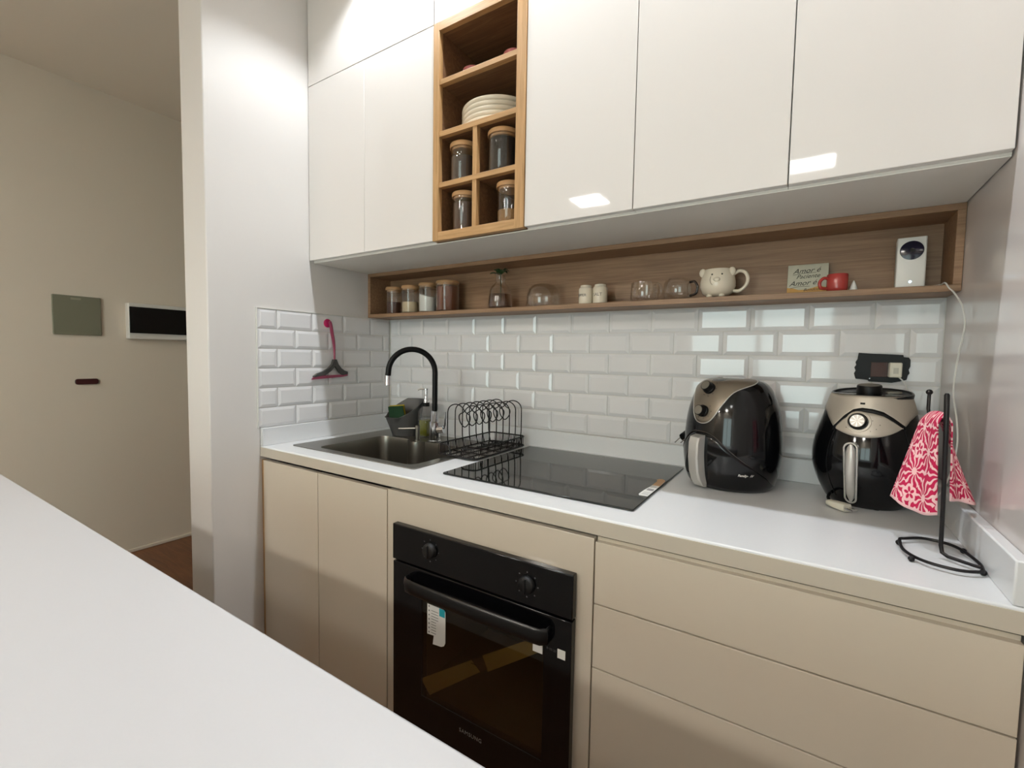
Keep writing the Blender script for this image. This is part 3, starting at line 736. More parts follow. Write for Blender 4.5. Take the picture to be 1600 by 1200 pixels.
mk = MB()
for a, z in ((14, 1.121), (22, 1.112), (12, 1.096), (-14, 1.1), (18, 1.102)): mk.sphere(B.pt(a, z, .0026), .0009, u=6, v=4)
mk.build('dial_marks', M_ink, fb1)
B.patch(-2, 4, lambda a: 1.1585, lambda a: 1.1625, .0026, 'indicator_window', M_blkm, fb1, 6, 3)
# handle: silver rim, recessed silver inlay
def stadium(da, z0, z1, w, off, name, m, n=10, th=.004):
    zc_, hh = (z0 + z1) / 2, (z1 - z0) / 2
    P_ = [(w * math.cos(t), (hh - w) + w * math.sin(t)) for t in [PI * i / n for i in range(n + 1)]] + [(w * math.cos(t), -(hh - w) + w * math.sin(t)) for t in [PI + PI * i / n for i in range(n + 1)]]
    P_ = [p for p in P_]
    return P_, zc_
def bpt(x, z, off): return B.pt(-4.5 + math.degrees(x / .118), z, off)
P1, zc_ = stadium(0, .921, 1.0635, .0125, 0, '', None)
MB().tube([bpt(x, zc_ + z, .012) for x, z in P1], .0022, 8, closed=True).build('handle_rim', M_hsil, fb1)
hr = []
for i in range(17):
    z = .924 + (.136) * i / 16; e_ = min(1, min(i, 16 - i) / 2.0) if 0 < i < 16 else .15
    wv = .010 * math.sqrt(max(0.02, 1 - (1 - min(1, min(i + .15, 16.15 - i) / 2)) ** 2))
    hr.append([bpt(x, z, o) for x, o in ((-wv, .002), (-wv * .98, .008), (-wv * .6, .0125), (0, .014), (wv * .6, .0125), (wv * .98, .008), (wv, .002))])
MB().rings(hr, True).build('handle', M_hsil, fb1, angle=60)
hr = []
P2, _ = stadium(0, .919, 1.0655, .0145, 0, '', None)
MB().rings([[bpt(x, zc_ + z, o) for x, z in P2] for o in (0.0, .010)]).build('handle_base', M_blk, fb1, angle=40)
dl = lut([(-31, 1.094), (-33, 1.07), (-30, 1.10)])
B.line([(-28.5 - 4 * math.sin(PI * i / 14), 1.092 - .17 * i / 14) for i in range(15)], .0006, .001, 'drawer_seam', M_blkm, fb1)
B.line([(50 + 4 * math.sin(PI * i / 14), 1.105 - .17 * i / 14) for i in range(15)], .0006, .001, 'drawer_seam', M_blkm, fb1)
# lid, tilted slightly towards the front
TL = Matrix.Translation((1.914, -.139, 1.184)) @ Matrix.Rotation(math.radians(7), 4, Vector((math.cos(math.radians(345)), math.sin(math.radians(345)), 0)))
ld = MB().lathe([(.001, -.012), (.083, -.012), (.0845, -.003), (.0835, .0005), (.080, .0005), (.078, -.003), (.04, -.001), (.001, 0)], seg=56).xform(TL).build('lid', M_lidb, fb1, angle=50)
lk = MB().lathe([(.0265, -.002), (.0265, .016), (.0245, .019)], seg=36).xform(TL @ Matrix.Translation((-.004, .006, 0))).build('lid_knob', M_blkm, ld)
MB().lathe([(.0235, .019), (.023, .0196)], seg=36).xform(TL @ Matrix.Translation((-.004, .006, 0))).build('knob_cap', capA, lk) if False else None
MB().lathe([(.0235, .019), (.023, .0198)], seg=36).xform(TL @ Matrix.Translation((-.004, .006, 0))).build('lid_knob_cap', capA, fb1)
mb = MB().prism(rrect(-.016, .016, -.008, .008, .006, 4), lambda p: (p[0] + .046, p[1] + .012, -.002), lambda p: (p[0] + .046, p[1] + .012, .0012)).xform(TL).build('lid_badge', capA, fb1)
for a in (-60, 30, 120, 210):
    MB().lathe([(.011, 0), (.011, .012)], (B.c[0] + .066 * math.cos(math.radians(255 + a)), B.c[1] + .066 * math.sin(math.radians(255 + a)), .9001), 12).build('foot', M_blkm, fb1)
MB().tube(spline([(1.845, -.17, .92), (1.836, -.205, .925), (1.832, -.225, .918), (1.838, -.237, .909)], 6), .0035, 8).build('power_cord', M_blkm, fb1)
PM = Matrix.Translation((1.853, -.262, .9112)) @ Matrix.Rotation(math.radians(-42), 4, 'Z')
mb = MB().rings([[(x, y, z) for y, z in rrect(-.0085 * s, .0085 * s, -.0065 * s, .0065 * s, .004 * s, 3)] for x, s in ((-.030, .7), (-.027, 1.0), (-.012, 1.25), (.010, 1.45), (.022, 1.45))]).xform(PM)
mb.build('power_plug', M_ivory, fb1)['label'] = 'ivory two-pin plug'
mb = MB()
for s_ in (-1, 1): mb.tube([(.022, s_ * .0078, 0), (.040, s_ * .0078, -.001)], .0021, 6)
mb.xform(PM).build('plug_pins', M_chr, fb1)

# ------------------------------------------------------------------ jars
def jar(name, label, x, y, z, r, h, fill=None, fillh=0.0, slope=0.0, lid=(.018, 1.06), group=None, gtype='jar', wall=None):
    t = thing(name, label, gtype, (x, y, z), group)
    lh, lo_ = lid; hg = h - lh * .75
    MB().lathe([(.001, .0), (r * .93, .0), (r, .003), (r, hg), (r - .0018, hg), (r - .0018, .004), (.001, .004)], (x, y, z), 32).build('glass_body', M_glass, t, angle=50)
    MB().lathe([(r * .86, hg - .006), (r * .9, hg - .004), (r * .9, hg + .0003), (r * lo_, hg + .0005), (r * lo_ * 1.01, hg + lh * .3), (r * lo_ * .99, h - .002), (r * lo_ * .95, h)], (x, y, z), 32).build('lid', M_lid, t, angle=40)
    if fill:
        ri = r - .0024; rs = [[(x + ri * math.cos(a), y + ri * math.sin(a), z + .0045) for a in [2 * PI * i / 28 for i in range(28)]]]
        rs.append([(x + ri * math.cos(a), y + ri * math.sin(a), z + fillh + slope * math.cos(a) ) for a in [2 * PI * i / 28 for i in range(28)]])
        MB().rings(rs).build('contents', fill, t)
    return t
jar('glass_jar', 'small lidded glass jar with dark contents, leftmost on the wall shelf', .122, -.088, ZP, .0355, .124, M_choc, .055, lid=(.018, 1.1))
jar('glass_jar', 'lidded glass jar half full of beige flour on the wall shelf', .230, -.088, ZP, .0415, .124, M_beige, .050, lid=(.018, 1.0))
jar('glass_jar', 'lidded glass jar of white sugar on the wall shelf', .337, -.088, ZP, .0415, .128, M_sugar, .074, -.010, lid=(.016, 1.0))
jar('glass_jar', 'widest lidded glass jar full of brown powder on the wall shelf', .447, -.085, ZP, .050, .130, M_brwn, .105, lid=(.016, 1.0))
zn = 1.8333
jar('storage_jar', 'cloudy lidded glass jar in the upper left cell of the oak shelf unit', .770, -.385, zn, .044, .130, mat('pasta_grey', '#4b3e36', .8), .085, lid=(.022, 1.05))
jar('storage_jar', 'lidded glass jar of dark tea in the upper right cell of the oak shelf unit', .930, -.385, zn, .0485, .132, M_tea, .105, lid=(.020, 1.04))
jar('storage_jar', 'ribbed lidded glass jar in the lower left cell of the oak shelf unit', .778, -.385, 1.6723, .0425, .130, mat('spaghetti_dark', '#4a352a', .7, var=.35, vscale=150), .095, lid=(.020, 1.05))
jar('storage_jar', 'lidded jar with a little grain, lower right cell of the oak shelf unit', .957, -.385, 1.6723, .0405, .130, mat('grain', '#96754e', .9, bump=.8, bscale=300, var=.4, vscale=300), .045, lid=(.020, 1.06))

# stack of plates
PR = [(.062, 0), (.112, .0005), (.120, .003), (.1245, .008), (.1235, .0145), (.121, .0151), (.115, .011), (.09, .0065), (.06, .005), (.001, .005)]
ords = ['lowest ribbed cream plate of the stack in the oak shelf unit', 'second lowest ribbed cream plate of the stack in the oak shelf unit', 'middle ribbed cream plate of the stack in the oak shelf unit', 'second highest ribbed cream plate of the stack in the oak shelf unit', 'topmost ribbed cream plate of the stack in the oak shelf unit']
p0 = None
for i in range(5):
    loc = (.858, -.308, 1.9983 + .0152 * i)
    if p0 is None: p0 = MB().lathe(PR, (0, 0, 0), 48).build('plate', M_cream, angle=60); o = p0
    else: o = p0.copy(); COL.objects.link(o)
    o.location = loc; tag(o, ords[i], 'plate', 'cream plates stacked in the oak shelf unit')
for nm, lb_, x in (('small_cup', 'small rosy pink cup at the left of the top cell of the oak shelf unit', .797), ('small_cup', 'small rosy pink cup at the right of the top cell of the oak shelf unit', .958)):
    MBo = MB().lathe([(.018, 0), (.024, .004), (.031, .018), (.033, .037), (.0315, .0375), (.028, .018), (.02, .006), (.001, .005)], (x, -.375, 2.1633), 28)
    tag(MBo.build(nm, M_pinkc, org=(x, -.375, 2.1633), angle=60), lb_, 'cup', 'pink cups in the oak shelf unit')

# glass vase with leaves
vx, vy = .722, -.085
v = thing('glass_vase', 'small clear glass bottle vase with green leaves on the wall shelf', 'vase', (vx, vy, ZP))
MB().lathe([(.001, 0), (.046, 0), (.0495, .004), (.0485, .03), (.043, .075), (.036, .090), (.024, .099), (.0205, .106), (.020, .132), (.0255, .139), (.0245, .1395), (.0185, .132), (.019, .106), (.034, .088), (.0415, .073), (.0465, .03), (.046, .007), (.001, .006)], (vx, vy, ZP), 32).build('glass_body', M_glass, v, angle=70)
MB().lathe([(.001, .0065), (.0455, .0075), (.046, .03), (.0432, .058), (.001, .058)], (vx, vy, ZP), 32).build('water', M_water, v)
for i, (a, l, e) in enumerate(((200, .040, .006), (330, .038, .012), (80, .034, .016), (265, .036, .016), (20, .03, .02), (150, .030, .018))):
    ca_, sa_ = math.cos(math.radians(a)), math.sin(math.radians(a))
    def leaf(u, w, ca_=ca_, sa_=sa_, l=l, e=e):
        t = u; ww = (w - .5) * .026 * math.sin(PI * min(1, t * .95 + .04)) ; q = .004 + l * t
        return (vx + ca_ * q - sa_ * ww, vy + sa_ * q + ca_ * ww, ZP + .138 + e * math.sin(PI * t * .8) + .004 * abs(w - .5))
    o = MB().grid(leaf, 8, 4).build('leaf', M_green, v); so = o.modifiers.new('solid', 'SOLIDIFY'); so.thickness = .0012
MB().tube([(vx, vy, ZP + .03), (vx + .003, vy, ZP + .09), (vx, vy, ZP + .14)], .0018, 6).build('stem', M_green, v)

# glass dome
gx, gy = .912, -.075
tag(MB().lathe([(.062, 0), (.064, .003), (.0635, .045), (.058, .066), (.044, .082), (.022, .0885), (.001, .0895), (.001, .0875), (.021, .0865), (.0425, .080), (.056, .065), (.0615, .045), (.062, .003), (.060, 0)], (gx, gy, ZP), 40, cap0=False, cap1=False).build('glass_dome', M_glass, org=(gx, gy, ZP), angle=70),
    'clear glass dome, upside down on the wall shelf', 'glass dome')

# salt and pepper canisters
for x, word, lb_, d in ((1.0925, 'PEPPER', 'left one of the white ceramic canisters side by side on the wall shelf', -14), (1.1465, 'SALT', 'right one of the white ceramic canisters side by side on the wall shelf', 4)):
    y = -.085
    t = thing('spice_canister', lb_, 'canister', (x, y, ZP), 'white lettered canisters on the wall shelf')
    MB().lathe([(.0235, 0), (.0255, .002), (.0258, .055), (.0225, .061), (.0205, .0625), (.0205, .0665), (.0195, .0685), (.001, .0690)], (x, y, ZP), 32).build('body', M_cream, t, angle=40)
    b_ = text_mb(word, .0155 if len(word) < 5 else .0135, .0003)
    for vv in b_.bm.verts:
        a = math.radians(-96 + d) + vv.co.x / .026; rr = .0261 + vv.co.z; yy = vv.co.y
        vv.co = Vector((x + rr * math.cos(a), y + rr * math.sin(a), ZP + .032 + yy))
    b_.build('lettering', mat('letter_grey', '#5b5650', .6), t, flat=True)

# glass mugs
def gmug(label, x, y, r, h, hd, hm, belly):
    t = thing('glass_mug', label, 'mug', (x, y, ZP))
    if belly: pr = [(.001, 0), (r * .7, 0), (r * .92, .010), (r, .03), (r * .95, .055), (r * .82, h), (r * .79, h), (r * .92, .055), (r * .97, .03), (r * .88, .012), (r * .66, .005), (.001, .005)]
    else: pr = [(.001, 0), (r * .85, 0), (r, .012), (r, .035), (r * .94, h), (r * .91, h), (r * .965, .035), (r * .96, .014), (r * .82, .005), (.001, .005)]
    MB().lathe(pr, (x, y, ZP), 32).build('glass_body', M_glass, t, angle=70)
    dx_, dy_ = math.cos(math.radians(hd)), math.sin(math.radians(hd))
    pts = spline([(x + dx_ * (r * q), y + dy_ * (r * q), ZP + z) for q, z in ((.93, .055), (1.25, .056), (1.48, .044), (1.5, .030), (1.38, .017), (.97, .013))], 5)
    MB().tube(pts, .0038, 10).build('handle', hm, t)
gmug('low clear glass mug with a glass handle on the wall shelf', 1.300, -.075, .046, .064, -25, M_glass, False)
gmug('round clear glass mug with a dark handle beside the animal mug', 1.408, -.075, .0455, .068, -20, mat('smoked_handle', '#241814', .1), True)

# animal mug
ax, ay = 1.528, -.080
am = thing('animal_mug', 'cream ceramic mug shaped like an animal with ears and feet', 'mug', (ax, ay, ZP))
body = [(.001, .006), (.030, .006), (.043, .016), (.0505, .035), (.0505, .050), (.047, .068), (.0425, .082), (.0405, .087), (.0385, .0865), (.0405, .08), (.046, .055), (.044, .03), (.03, .014), (.001, .012)]
MB().lathe(body, (ax, ay, ZP), 40).build('body', M_cream, am, angle=60)
for a in (205, 335):
    c_ = (ax + .0455 * math.cos(math.radians(a)), ay + .0455 * math.sin(math.radians(a)), ZP + .078)
    MB().sphere(c_, .0105, 1.0, .65, 1.25, 14, 8).build('ear', M_cream, am)
for a in (235, 300, 60, 125):
    MB().sphere((ax + .033 * math.cos(math.radians(a)), ay + .033 * math.sin(math.radians(a)), ZP + .006), .0095, 1, 1, .63, 12, 8).build('foot', M_cream, am)
def mugpt(a, z, off=.0004):
    P_ = [(h_, r_q) for r_q, h_ in body[:8]]; r = interp(P_, z)
    return (ax + (r + off) * math.cos(math.radians(a)), ay + (r + off) * math.sin(math.radians(a)), ZP + z)
for a in (258, 292): MB().sphere(mugpt(a, .068), .0024, u=10, v=6).build('eye', M_ink, am)
MB().sphere(mugpt(275, .052, -.001), .009, 1.1, .6, .75, 14, 8).build('snout', M_cream, am)
MB().tube([mugpt(a, z, .0002) for a, z in ((254, .062), (253, .052), (256, .042), (262, .036))], .0007, 6).build('painted_line', mat('paint_taupe', '#7d7060', .4), am)
pts = spline([(ax + .046 * q, ay - .006 * q, ZP + z) for q, z in ((.95, .071), (1.3, .079), (1.65, .073), (1.82, .054), (1.70, .034), (1.35, .020), (.98, .021))], 6)
MB().tube(pts, .0052, 12).build('handle', M_cream, am)

# lettered plaque leaning on the back
pq = thing('lettered_plaque', 'small grey plaque with black script lettering on the wall shelf', 'plaque', (1.761, -.045, ZP))
PMx = Matrix.Translation((1.761, -.052, ZP + .0005)) @ Matrix.Rotation(math.radians(-12), 4, 'X')
MB().box(-.0495, .0495, -.003, .003, 0, .0925).xform(PMx).build('board', M_plq, pq, bevel=.0008)
MB().prism([(-.0495, .0005), (.0495, .0005), (.0495, .020), (.03, .026), (.0, .017), (-.02, .016), (-.035, .022), (-.0495, .024)], lambda p: (p[0], -.0032, p[1]), lambda p: (p[0], -.0029, p[1])).xform(PMx).build('gold_edge', M_gold, pq)
for s_, x, z, sz in (('Amor é', -.004, .073, .021), ('Paciente', .000, .056, .017), ('Amor é', -.012, .036, .021), ('Bondoso', .012, .016, .012)):
    text_mb(s_, sz, .0004, .45).xform(PMx @ frame_m((x, -.0034, z), (1, 0, .04), (0, 0, 1))).build('lettering', M_ink, pq, flat=True)
mb = MB(); mb.tube([(-.036, -.0034, .062), (-.01, -.0034, .0655), (.02, -.0034, .066)], .0005, 5); mb.tube([(-.042, -.0034, .022), (-.02, -.0034, .0265), (.006, -.0034, .026)], .0005, 5)
mb.xform(PMx).build('flourish', M_ink, pq)

# coral cup and little cone
kx, ky = 1.830, -.092
rc = thing('small_cup', 'small coral red espresso cup beside the lettered plaque', 'cup', (kx, ky, ZP))
MB().lathe([(.019, 0), (.023, .002), (.0245, .012), (.0245, .046), (.0235, .048), (.0222, .046), (.022, .012), (.017, .006), (.001, .005)], (kx, ky, ZP), 32).build('body', M_red, rc, angle=60)
pts = spline([(kx - .0245 * q, ky - .012 * q, ZP + z) for q, z in ((.85, .036), (1.25, .038), (1.62, .027), (1.5, .012), (.85, .010))], 6)
MB().tube(pts, .0042, 10).build('handle', M_red, rc)
tag(MB().lathe([(.0085, 0), (.009, .004), (.006, .015), (.0025, .025), (.001, .028)], (1.866, -.100, ZP), 16).build('ceramic_cone', M_wht, org=(1.866, -.1, ZP)), 'tiny white ceramic cone just right of the coral cup', 'ornament')

# indoor camera
cm = thing('indoor_camera', 'white upright camera box with a black round lens on the wall shelf', 'camera', (1.981, -.085, ZP))
CM = Matrix.Translation((1.981, -.085, ZP + .001)) @ Matrix.Rotation(math.radians(-3), 4, 'Z') @ Matrix.Rotation(math.radians(-3), 4, 'X')
MB().prism(rrect(-.029, .029, -.021, .021, .004, 3), lambda p: (p[0], p[1], 0), lambda p: (p[0], p[1], .126)).xform(CM).build('housing', M_wht, cm, bevel=.0015)
MB().lathe([(.0235, -.0212), (.0235, -.0222), (.021, -.0228), (.001, -.0235)], (0, 0, .0925), 36, 'y', cap0=False).xform(CM).build('lens', M_lens, cm, angle=60)
MB().lathe([(.0055, -.0235), (.005, -.0245), (.001, -.0245)], (.001, 0, .0925), 16, 'y', cap0=False).xform(CM).build('aperture', M_blk, cm)
MB().lathe([(.0028, -.021), (.0028, -.0216)], (.000, 0, .014), 12, 'y').xform(CM).build('status_light', M_led, cm)
# white cable from the camera to the charger
cb = spline([(2.000, -.062, ZP + .012), (2.020, -.075, ZP + .006), (2.036, -.110, ZP + .0035), (2.040, -.138, ZP + .0045), (2.046, -.150, ZP - .010), (2.052, -.170, 1.425), (2.060, -.206, 1.390), (2.063, -.222, 1.345), (2.063, -.190, 1.285), (2.063, -.170, 1.23), (2.063, -.172, 1.185), (2.062, -.222, 1.13),
             (2.060, -.245, 1.075), (2.055, -.22, 1.00), (2.045, -.16, .935), (2.040, -.080, .925), (2.032, -.036, .965), (2.020, -.03, 1.06), (2.005, -.040, 1.16), (1.992, -.047, 1.205), (1.976, -.047, 1.2255)], 7)
tag(MB().tube(cb, .0017, 8).build('white_cable', M_wht, org=(2.05, -.2, 1.2)), 'thin white cable hanging from the wall shelf along the right panel', 'cable')

# wall socket and charger
sx0, sx1, sz0, sz1 = 1.884, 2.003, 1.213, 1.287
ws = thing('wall_socket', 'black taped wall socket plate on the tiles above the round air fryer', 'socket', (1.944, -.008, 1.25))
edge = [(1.888, 1.215), (1.915, 1.213), (1.918, 1.209), (1.968, 1.207), (1.985, 1.211), (1.999, 1.216), (2.001, 1.228), (2.0045, 1.234), (2.002, 1.243), (2.005, 1.252), (2.0045, 1.270), (2.001, 1.276), (1.990, 1.277), (1.989, 1.283), (1.96, 1.2845), (1.92, 1.286), (1.892, 1.288), (1.890, 1.270), (1.886, 1.262), (1.888, 1.254), (1.884, 1.247), (1.887, 1.238), (1.884, 1.230), (1.886, 1.222)]
MB().prism(edge, lambda p: (p[0], -.0085, p[1]), lambda p: (p[0], -.0125, p[1])).build('plate', M_blkm, ws, bevel=.001)
box(1.921, 1.958, -.0135, -.012, 1.222, 1.262).build('insert', M_ins, ws, bevel=.0006)
MB().lathe([(.002, -.0125), (.0015, -.014)], (1.9195, 0, 1.217), 10, 'y').build('screw', M_chr, ws)
ch = thing('usb_charger', 'small white charger block plugged into the black wall socket', 'charger', (1.970, -.03, 1.24))
box(1.958, 1.984, -.050, -.0128, 1.222, 1.262).build('body', M_ivory, ch, bevel=.003)
box(1.9655, 1.9765, -.0505, -.0498, 1.232, 1.248).build('port', mat('port_grey', '#b6b2a4', .5), ch, bevel=.0004)

# towel stand
ST = (1.997, -.495)
ts = thing('towel_stand', 'black wire stand with leaf-shaped base in the right worktop corner', 'stand', (*ST, .9003))
zb = .9085
leaf_o = spline([(1.944, -.452, zb), (1.953, -.436, zb), (1.990, -.412, zb), (2.030, -.432, zb), (2.0455, -.500, zb), (2.0435, -.542, zb), (2.036, -.556, zb), (2.005, -.568, zb), (1.965, -.553, zb), (1.943, -.512, zb)], 6, True)
MB().tube(leaf_o, .0029, 8, closed=True).build('base_ring', M_blkw, ts)
for x, y in ((1.942, -.458), (1.949, -.544), (2.040, -.440), (2.0435, -.545)): MB().sphere((x, y, .9052), .0052, u=12, v=8).build('foot', M_blkw, ts)
pole = [(2.044, -.535, zb + .001), (2.036, -.527, zb), (2.006, -.503, zb), (1.999, -.497, zb + .004), (1.997, -.495, zb + .016), (1.996, -.495, 1.0), (1.993, -.495, 1.13), (1.9905, -.495, 1.204), (1.9905, -.495, 1.2075)]
MB().tube(pole, .0042, 10, radii=[.0028, .003, .0033, .0034, .0034, .0034, .0040, .0042, .0026]).build('pole', M_blkw, ts)
arm = [(1.992, -.495, 1.158), (1.990, -.475, 1.156), (1.986, -.42, 1.156), (1.984, -.400, 1.158), (1.983, -.394, 1.170), (1.983, -.394, 1.2)]
MB().tube(arm, .0030, 10).build('arm', M_blkw, ts)
MB().sphere((1.983, -.394, 1.2035), .0058, u=14, v=8).build('arm_tip', M_blkw, ts)

# towel
M_tw = bpy.data.materials.new('towel_print'); M_tw.use_nodes = True
nt = M_tw.node_tree; bs = nt.nodes['Principled BSDF']; bs.inputs['Roughness'].default_value = .95
def N(t, **k):
    n_ = nt.nodes.new(t)
    for a, b in k.items(): setattr(n_, a, b)
    return n_
def mth(op, a, b=None, c=None):
    n_ = N('ShaderNodeMath', operation=op)
    for i, x in enumerate((a, b, c)):
        if x is None: continue
        if isinstance(x, (int, float)): n_.inputs[i].default_value = x
        else: nt.links.new(x, n_.inputs[i])
    return n_.outputs[0]
uvn = N('ShaderNodeUVMap'); sepn = N('ShaderNodeSeparateXYZ'); nt.links.new(uvn.outputs[0], sepn.inputs[0])
U0, V0 = sepn.outputs[0], sepn.outputs[1]
def cell(ou, ov):
    cu = mth('SUBTRACT', mth('FRACT', mth('ADD', U0, ou)), .5); cv_ = mth('SUBTRACT', mth('FRACT', mth('ADD', V0, ov)), .5)
    r = mth('SQRT', mth('ADD', mth('MULTIPLY', cu, cu), mth('MULTIPLY', cv_, cv_))); th = mth('ARCTAN2', cv_, cu)
    return r, th
def rays(ou, ov):
    r, th = cell(ou, ov)
    w = mth('SINE', mth('ADD', mth('MULTIPLY', th, 11.0), mth('MULTIPLY', mth('SINE', mth('MULTIPLY', r, 26.0)), .75)))
    return r, th, mth('MAXIMUM', mth('GREATER_THAN', w, .38), mth('LESS_THAN', r, .085))
ra, ta, wa = rays(0, 0); rb, tb, wb = rays(.5, .5)
near = mth('LESS_THAN', ra, rb)
wht = mth('ADD', mth('MULTIPLY', wa, near), mth('MULTIPLY', wb, mth('SUBTRACT', 1.0, near)))
def flower(ou, ov, base):
    r, th = cell(ou, ov)
    inside = mth('LESS_THAN', r, mth('ADD', .19, mth('MULTIPLY', mth('COSINE', mth('MULTIPLY', th, 5.0)), .02)))
    petal = mth('LESS_THAN', r, mth('MULTIPLY', mth('POWER', mth('ABSOLUTE', mth('COSINE', mth('MULTIPLY', th, 2.5))), .8), .145))
    petal = mth('MULTIPLY', petal, mth('GREATER_THAN', r, .03))
    fw = mth('SUBTRACT', 1.0, petal)
    return mth('ADD', mth('MULTIPLY', inside, fw), mth('MULTIPLY', mth('SUBTRACT', 1.0, inside), base))
wht = flower(.5, 0.0, wht)
wht = mth('MAXIMUM', wht, mth('MAXIMUM', mth('LESS_THAN', V0, .215), mth('GREATER_THAN', V0, 4.385)))
mx = N('ShaderNodeMix', data_type='RGBA'); nt.links.new(wht, mx.inputs[0])
mx.inputs[6].default_value = (*lin('#c0184c'), 1); mx.inputs[7].default_value = (*lin('#f0c4c4'), 1)
nt.links.new(mx.outputs[2], bs.inputs['Base Color'])
tw_ = bpy.data.objects.new
ridge = lambda u: (1.9925 - .008 * u, -.488 + .082 * u, 1.1625 - .004 * u + .003 * math.sin(PI * u))
def towel_fn(u, v):
    # v: 0 hem of left flap, .5 over the arm, 1 hem of right flap ; u: 0 front, 1 back
    R0 = Vector(ridge(u))
    if v < .5:
        t = 1 - v * 2
        hem = Vector((1.999 - .066 * u ** .85, -.464 + .078 * u, .972 + .004 * u - .012 * math.sin(PI * min(1, u * 1.3))))
        fold = math.sin(u * 10.0 + .6) * t
        p = R0.lerp(hem, t) + Vector((-.004 * fold, -.007 * fold, 0))
        sh_ = min(1, t / .10); p.x -= .011 * math.sin(sh_ * PI / 2) * (1 - .8 * t); p.z += .004 * (1 - sh_) + .002
    else:
        t = v * 2 - 1
        hem = Vector((2.006 + .055 * u ** .8, -.470 + .066 * u, 1.003 - .016 * u))
        fold = math.sin(u * 8.0 + 2.2) * t
        p = R0.lerp(hem, t) + Vector((.002 * fold, -.006 * fold, 0))
        sh_ = min(1, t / .10); p.x += .009 * math.sin(sh_ * PI / 2) * (1 - .85 * t); p.z += .004 * (1 - sh_) + .002
    return tuple(p)
mb = MB(); nu, nv = 36, 64
mb.grid(towel_fn, nu, nv)
uvl = mb.bm.loops.layers.uv.new('UVMap')
mb.bm.verts.index_update()
for f in mb.bm.faces:
    for lp in f.loops:
        i = lp.vert.index; u = (i % (nu + 1)) / nu; v_ = (i // (nu + 1)) / nv
        lp[uvl].uv = (u * 1.55 + .1, v_ * 4.3 + .15)
o = mb.build('kitchen_towel', M_tw, org=(1.985, -.44, 1.16), angle=180, recalc=False)
so = o.modifiers.new('solid', 'SOLIDIFY'); so.thickness = .0024; so.offset = 0
tag(o, 'pink and white printed cloth draped over the black wire stand', 'towel')

# ------------------------------------------------------------------ squeegee on the left wall
sq_ = thing('squeegee', 'grey and rose window squeegee hanging on the left tiles', 'squeegee', (.02, -.36, 1.39))
hook = thing('suction_hook', 'round magenta suction hook on the left wall tiles', 'hook', (.008, -.366, 1.390))
MB().lathe([(.0175, 0), (.0185, .003), (.014, .006), (.007, .008)], (.0075, -.366, 1.392), 24, 'x').build('cup', M_pink, hook)
MB().tube([(.014, -.366, 1.392), (.026, -.366, 1.388), (.032, -.366, 1.390), (.034, -.366, 1.398)], .003, 8).build('peg', M_pink, hook)
hp_ = spline([(.034, -.372, 1.398), (.032, -.366, 1.386), (.026, -.356, 1.355), (.022, -.345, 1.315), (.020, -.340, 1.280), (.020, -.339, 1.232)], 6)
MB().tube(hp_, .006, 10, radii=[.0045 + .003 * math.sin(PI * min(1, i / (len(hp_) - 1) + .1)) for i in range(len(hp_))]).build('handle', M_pinkl, sq_)
Y = lambda pts: [(y, z) for y, z in pts]
outl = [(-.3475, 1.236), (-.331, 1.236), (-.322, 1.215), (-.306, 1.196), (-.290, 1.186), (-.273, 1.181), (-.2725, 1.170), (-.300, 1.166), (-.318, 1.178), (-.3395, 1.206), (-.357, 1.186), (-.388, 1.167), (-.420, 1.164), (-.442, 1.160), (-.445, 1.164), (-.428, 1.176), (-.400, 1.184), (-.373, 1.197), (-.355, 1.215)]
MB().prism(outl, lambda p: (.014, *p), lambda p: (.026, *p)).build('frame', M_grey, sq_, bevel=.0015)
MB().prism([(-.452, 1.150), (-.442, 1.162), (-.400, 1.1665), (-.300, 1.168), (-.272, 1.172), (-.272, 1.162), (-.300, 1.158)], lambda p: (.017, *p), lambda p: (.0225, *p)).build('blade', M_pinkl, sq_)

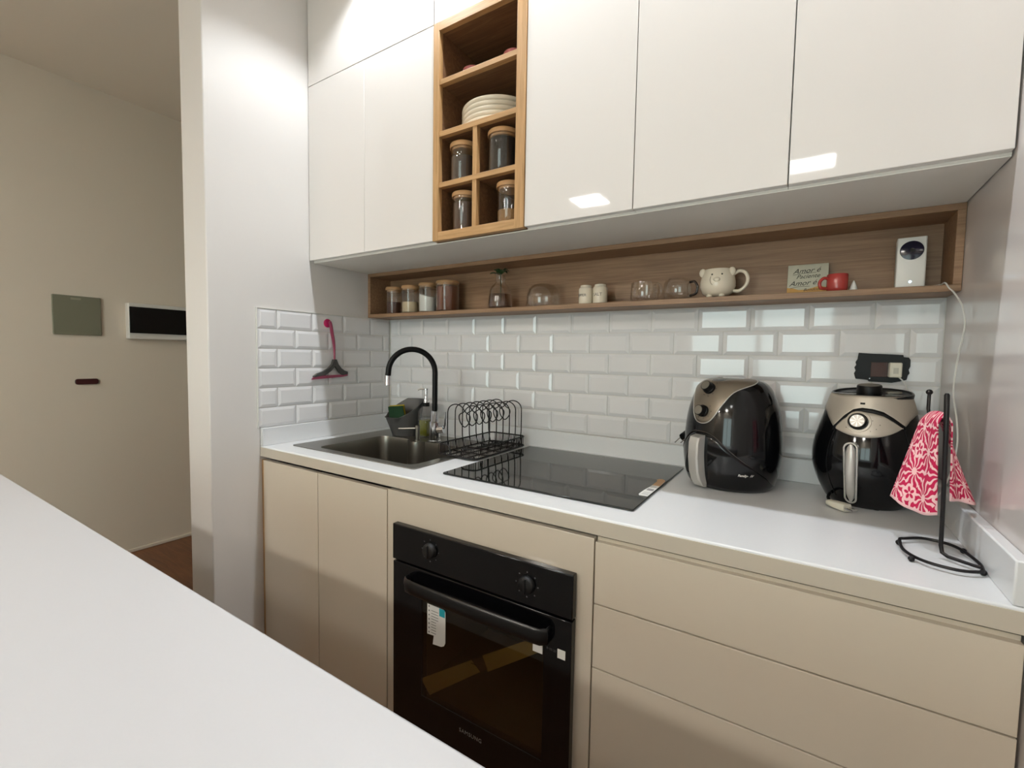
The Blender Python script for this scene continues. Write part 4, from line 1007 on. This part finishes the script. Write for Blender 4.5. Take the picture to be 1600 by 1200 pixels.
# ------------------------------------------------------------------ hall wall items
gb = thing('junction_box_cover', 'square grey-green metal cover plate on the far hall wall', 'cover plate', (XF, -.737, 1.45))
box(XF + .0005, XF + .014, -.842, -.634, 1.343, 1.562).build('plate', M_gmet, gb, bevel=.003)
box(XF + .014, XF + .016, -.765, -.722, 1.540, 1.551).build('label_strip', mat('strip_grey', '#8f8f7c', .6), gb)
for y, z in ((-.648, 1.549), (-.648, 1.356), (-.829, 1.356), (-.829, 1.549)): MB().lathe([(.004, .0135), (.0035, .016)], (XF, y, z), 10, 'x').build('screw', M_gmet, gb)
db = thing('breaker_box', 'white breaker box with a dark smoked door on the far hall wall', 'breaker box', (XF, -.33, 1.45))
DB0, DB1 = -.517, -.130
box(XF + .0005, XF + .05, DB0, DB1, 1.330, 1.548).build('housing', M_wht, db, bevel=.006)
box(XF + .05, XF + .058, DB0 + .004, DB1 - .01, 1.366, 1.525).build('smoked_door', M_blk, db, bevel=.002)
tag(MB().prism(rrect(-.758, -.655, 1.060, 1.092, .012, 5), lambda p: (XF + .0005, *p), lambda p: (XF + .012, *p)).build('wall_plate', M_maroon, org=(XF, -.706, 1.076), bevel=.002), 'small maroon rounded plate low on the far hall wall', 'plate')

# ------------------------------------------------------------------ ceiling lights (above and behind the camera)
for i, (x, y) in enumerate(DOWNLIGHTS):
    t = thing('downlight', ('white recessed downlight above the sink cabinets', 'white recessed downlight above the hob', 'white recessed downlight above the worktop right end')[i], 'ceiling light', (x, y, HC), 'downlights in front of the wall cabinets')
    MB().lathe([(.044, -.0001), (.055, -.0001), (.055, -.006), (.046, -.008), (.044, -.003)], (x, y, HC), 32, cap0=False, cap1=False).build('ring', M_wht, t)
    MB().lathe([(.001, -.001), (.044, -.001), (.044, -.002), (.001, -.002)], (x, y, HC), 28).build('lens', M_spotd, t)
for i, (x, y) in enumerate(PANELS):
    t = thing('ceiling_panel_light', ('square ceiling panel light nearer the hall', 'square ceiling panel light nearer the right wall', 'square ceiling panel light by the rear wall towards the hall', 'square ceiling panel light by the rear wall above the window')[i], 'ceiling light', (x, y, HC))
    slab([x - .16, x - .145, x + .145, x + .16], [y - .16, y - .145, y + .145, y + .16], HC - .02, HC - .0005, {(1, 1)}).build('frame', M_wht, t)
    box(x - .145, x + .145, y - .145, y + .145, HC - .016, HC - .012).build('diffuser', (M_panel, M_panel2, M_panelf, M_panelf)[i], t)

for o in list(COL.objects):
    if o.name.split('.')[0] in ('dial_marks', 'sticker_print', 'knob_facets', 'plug_pins', 'floor_grid'): o['kind'] = 'stuff'
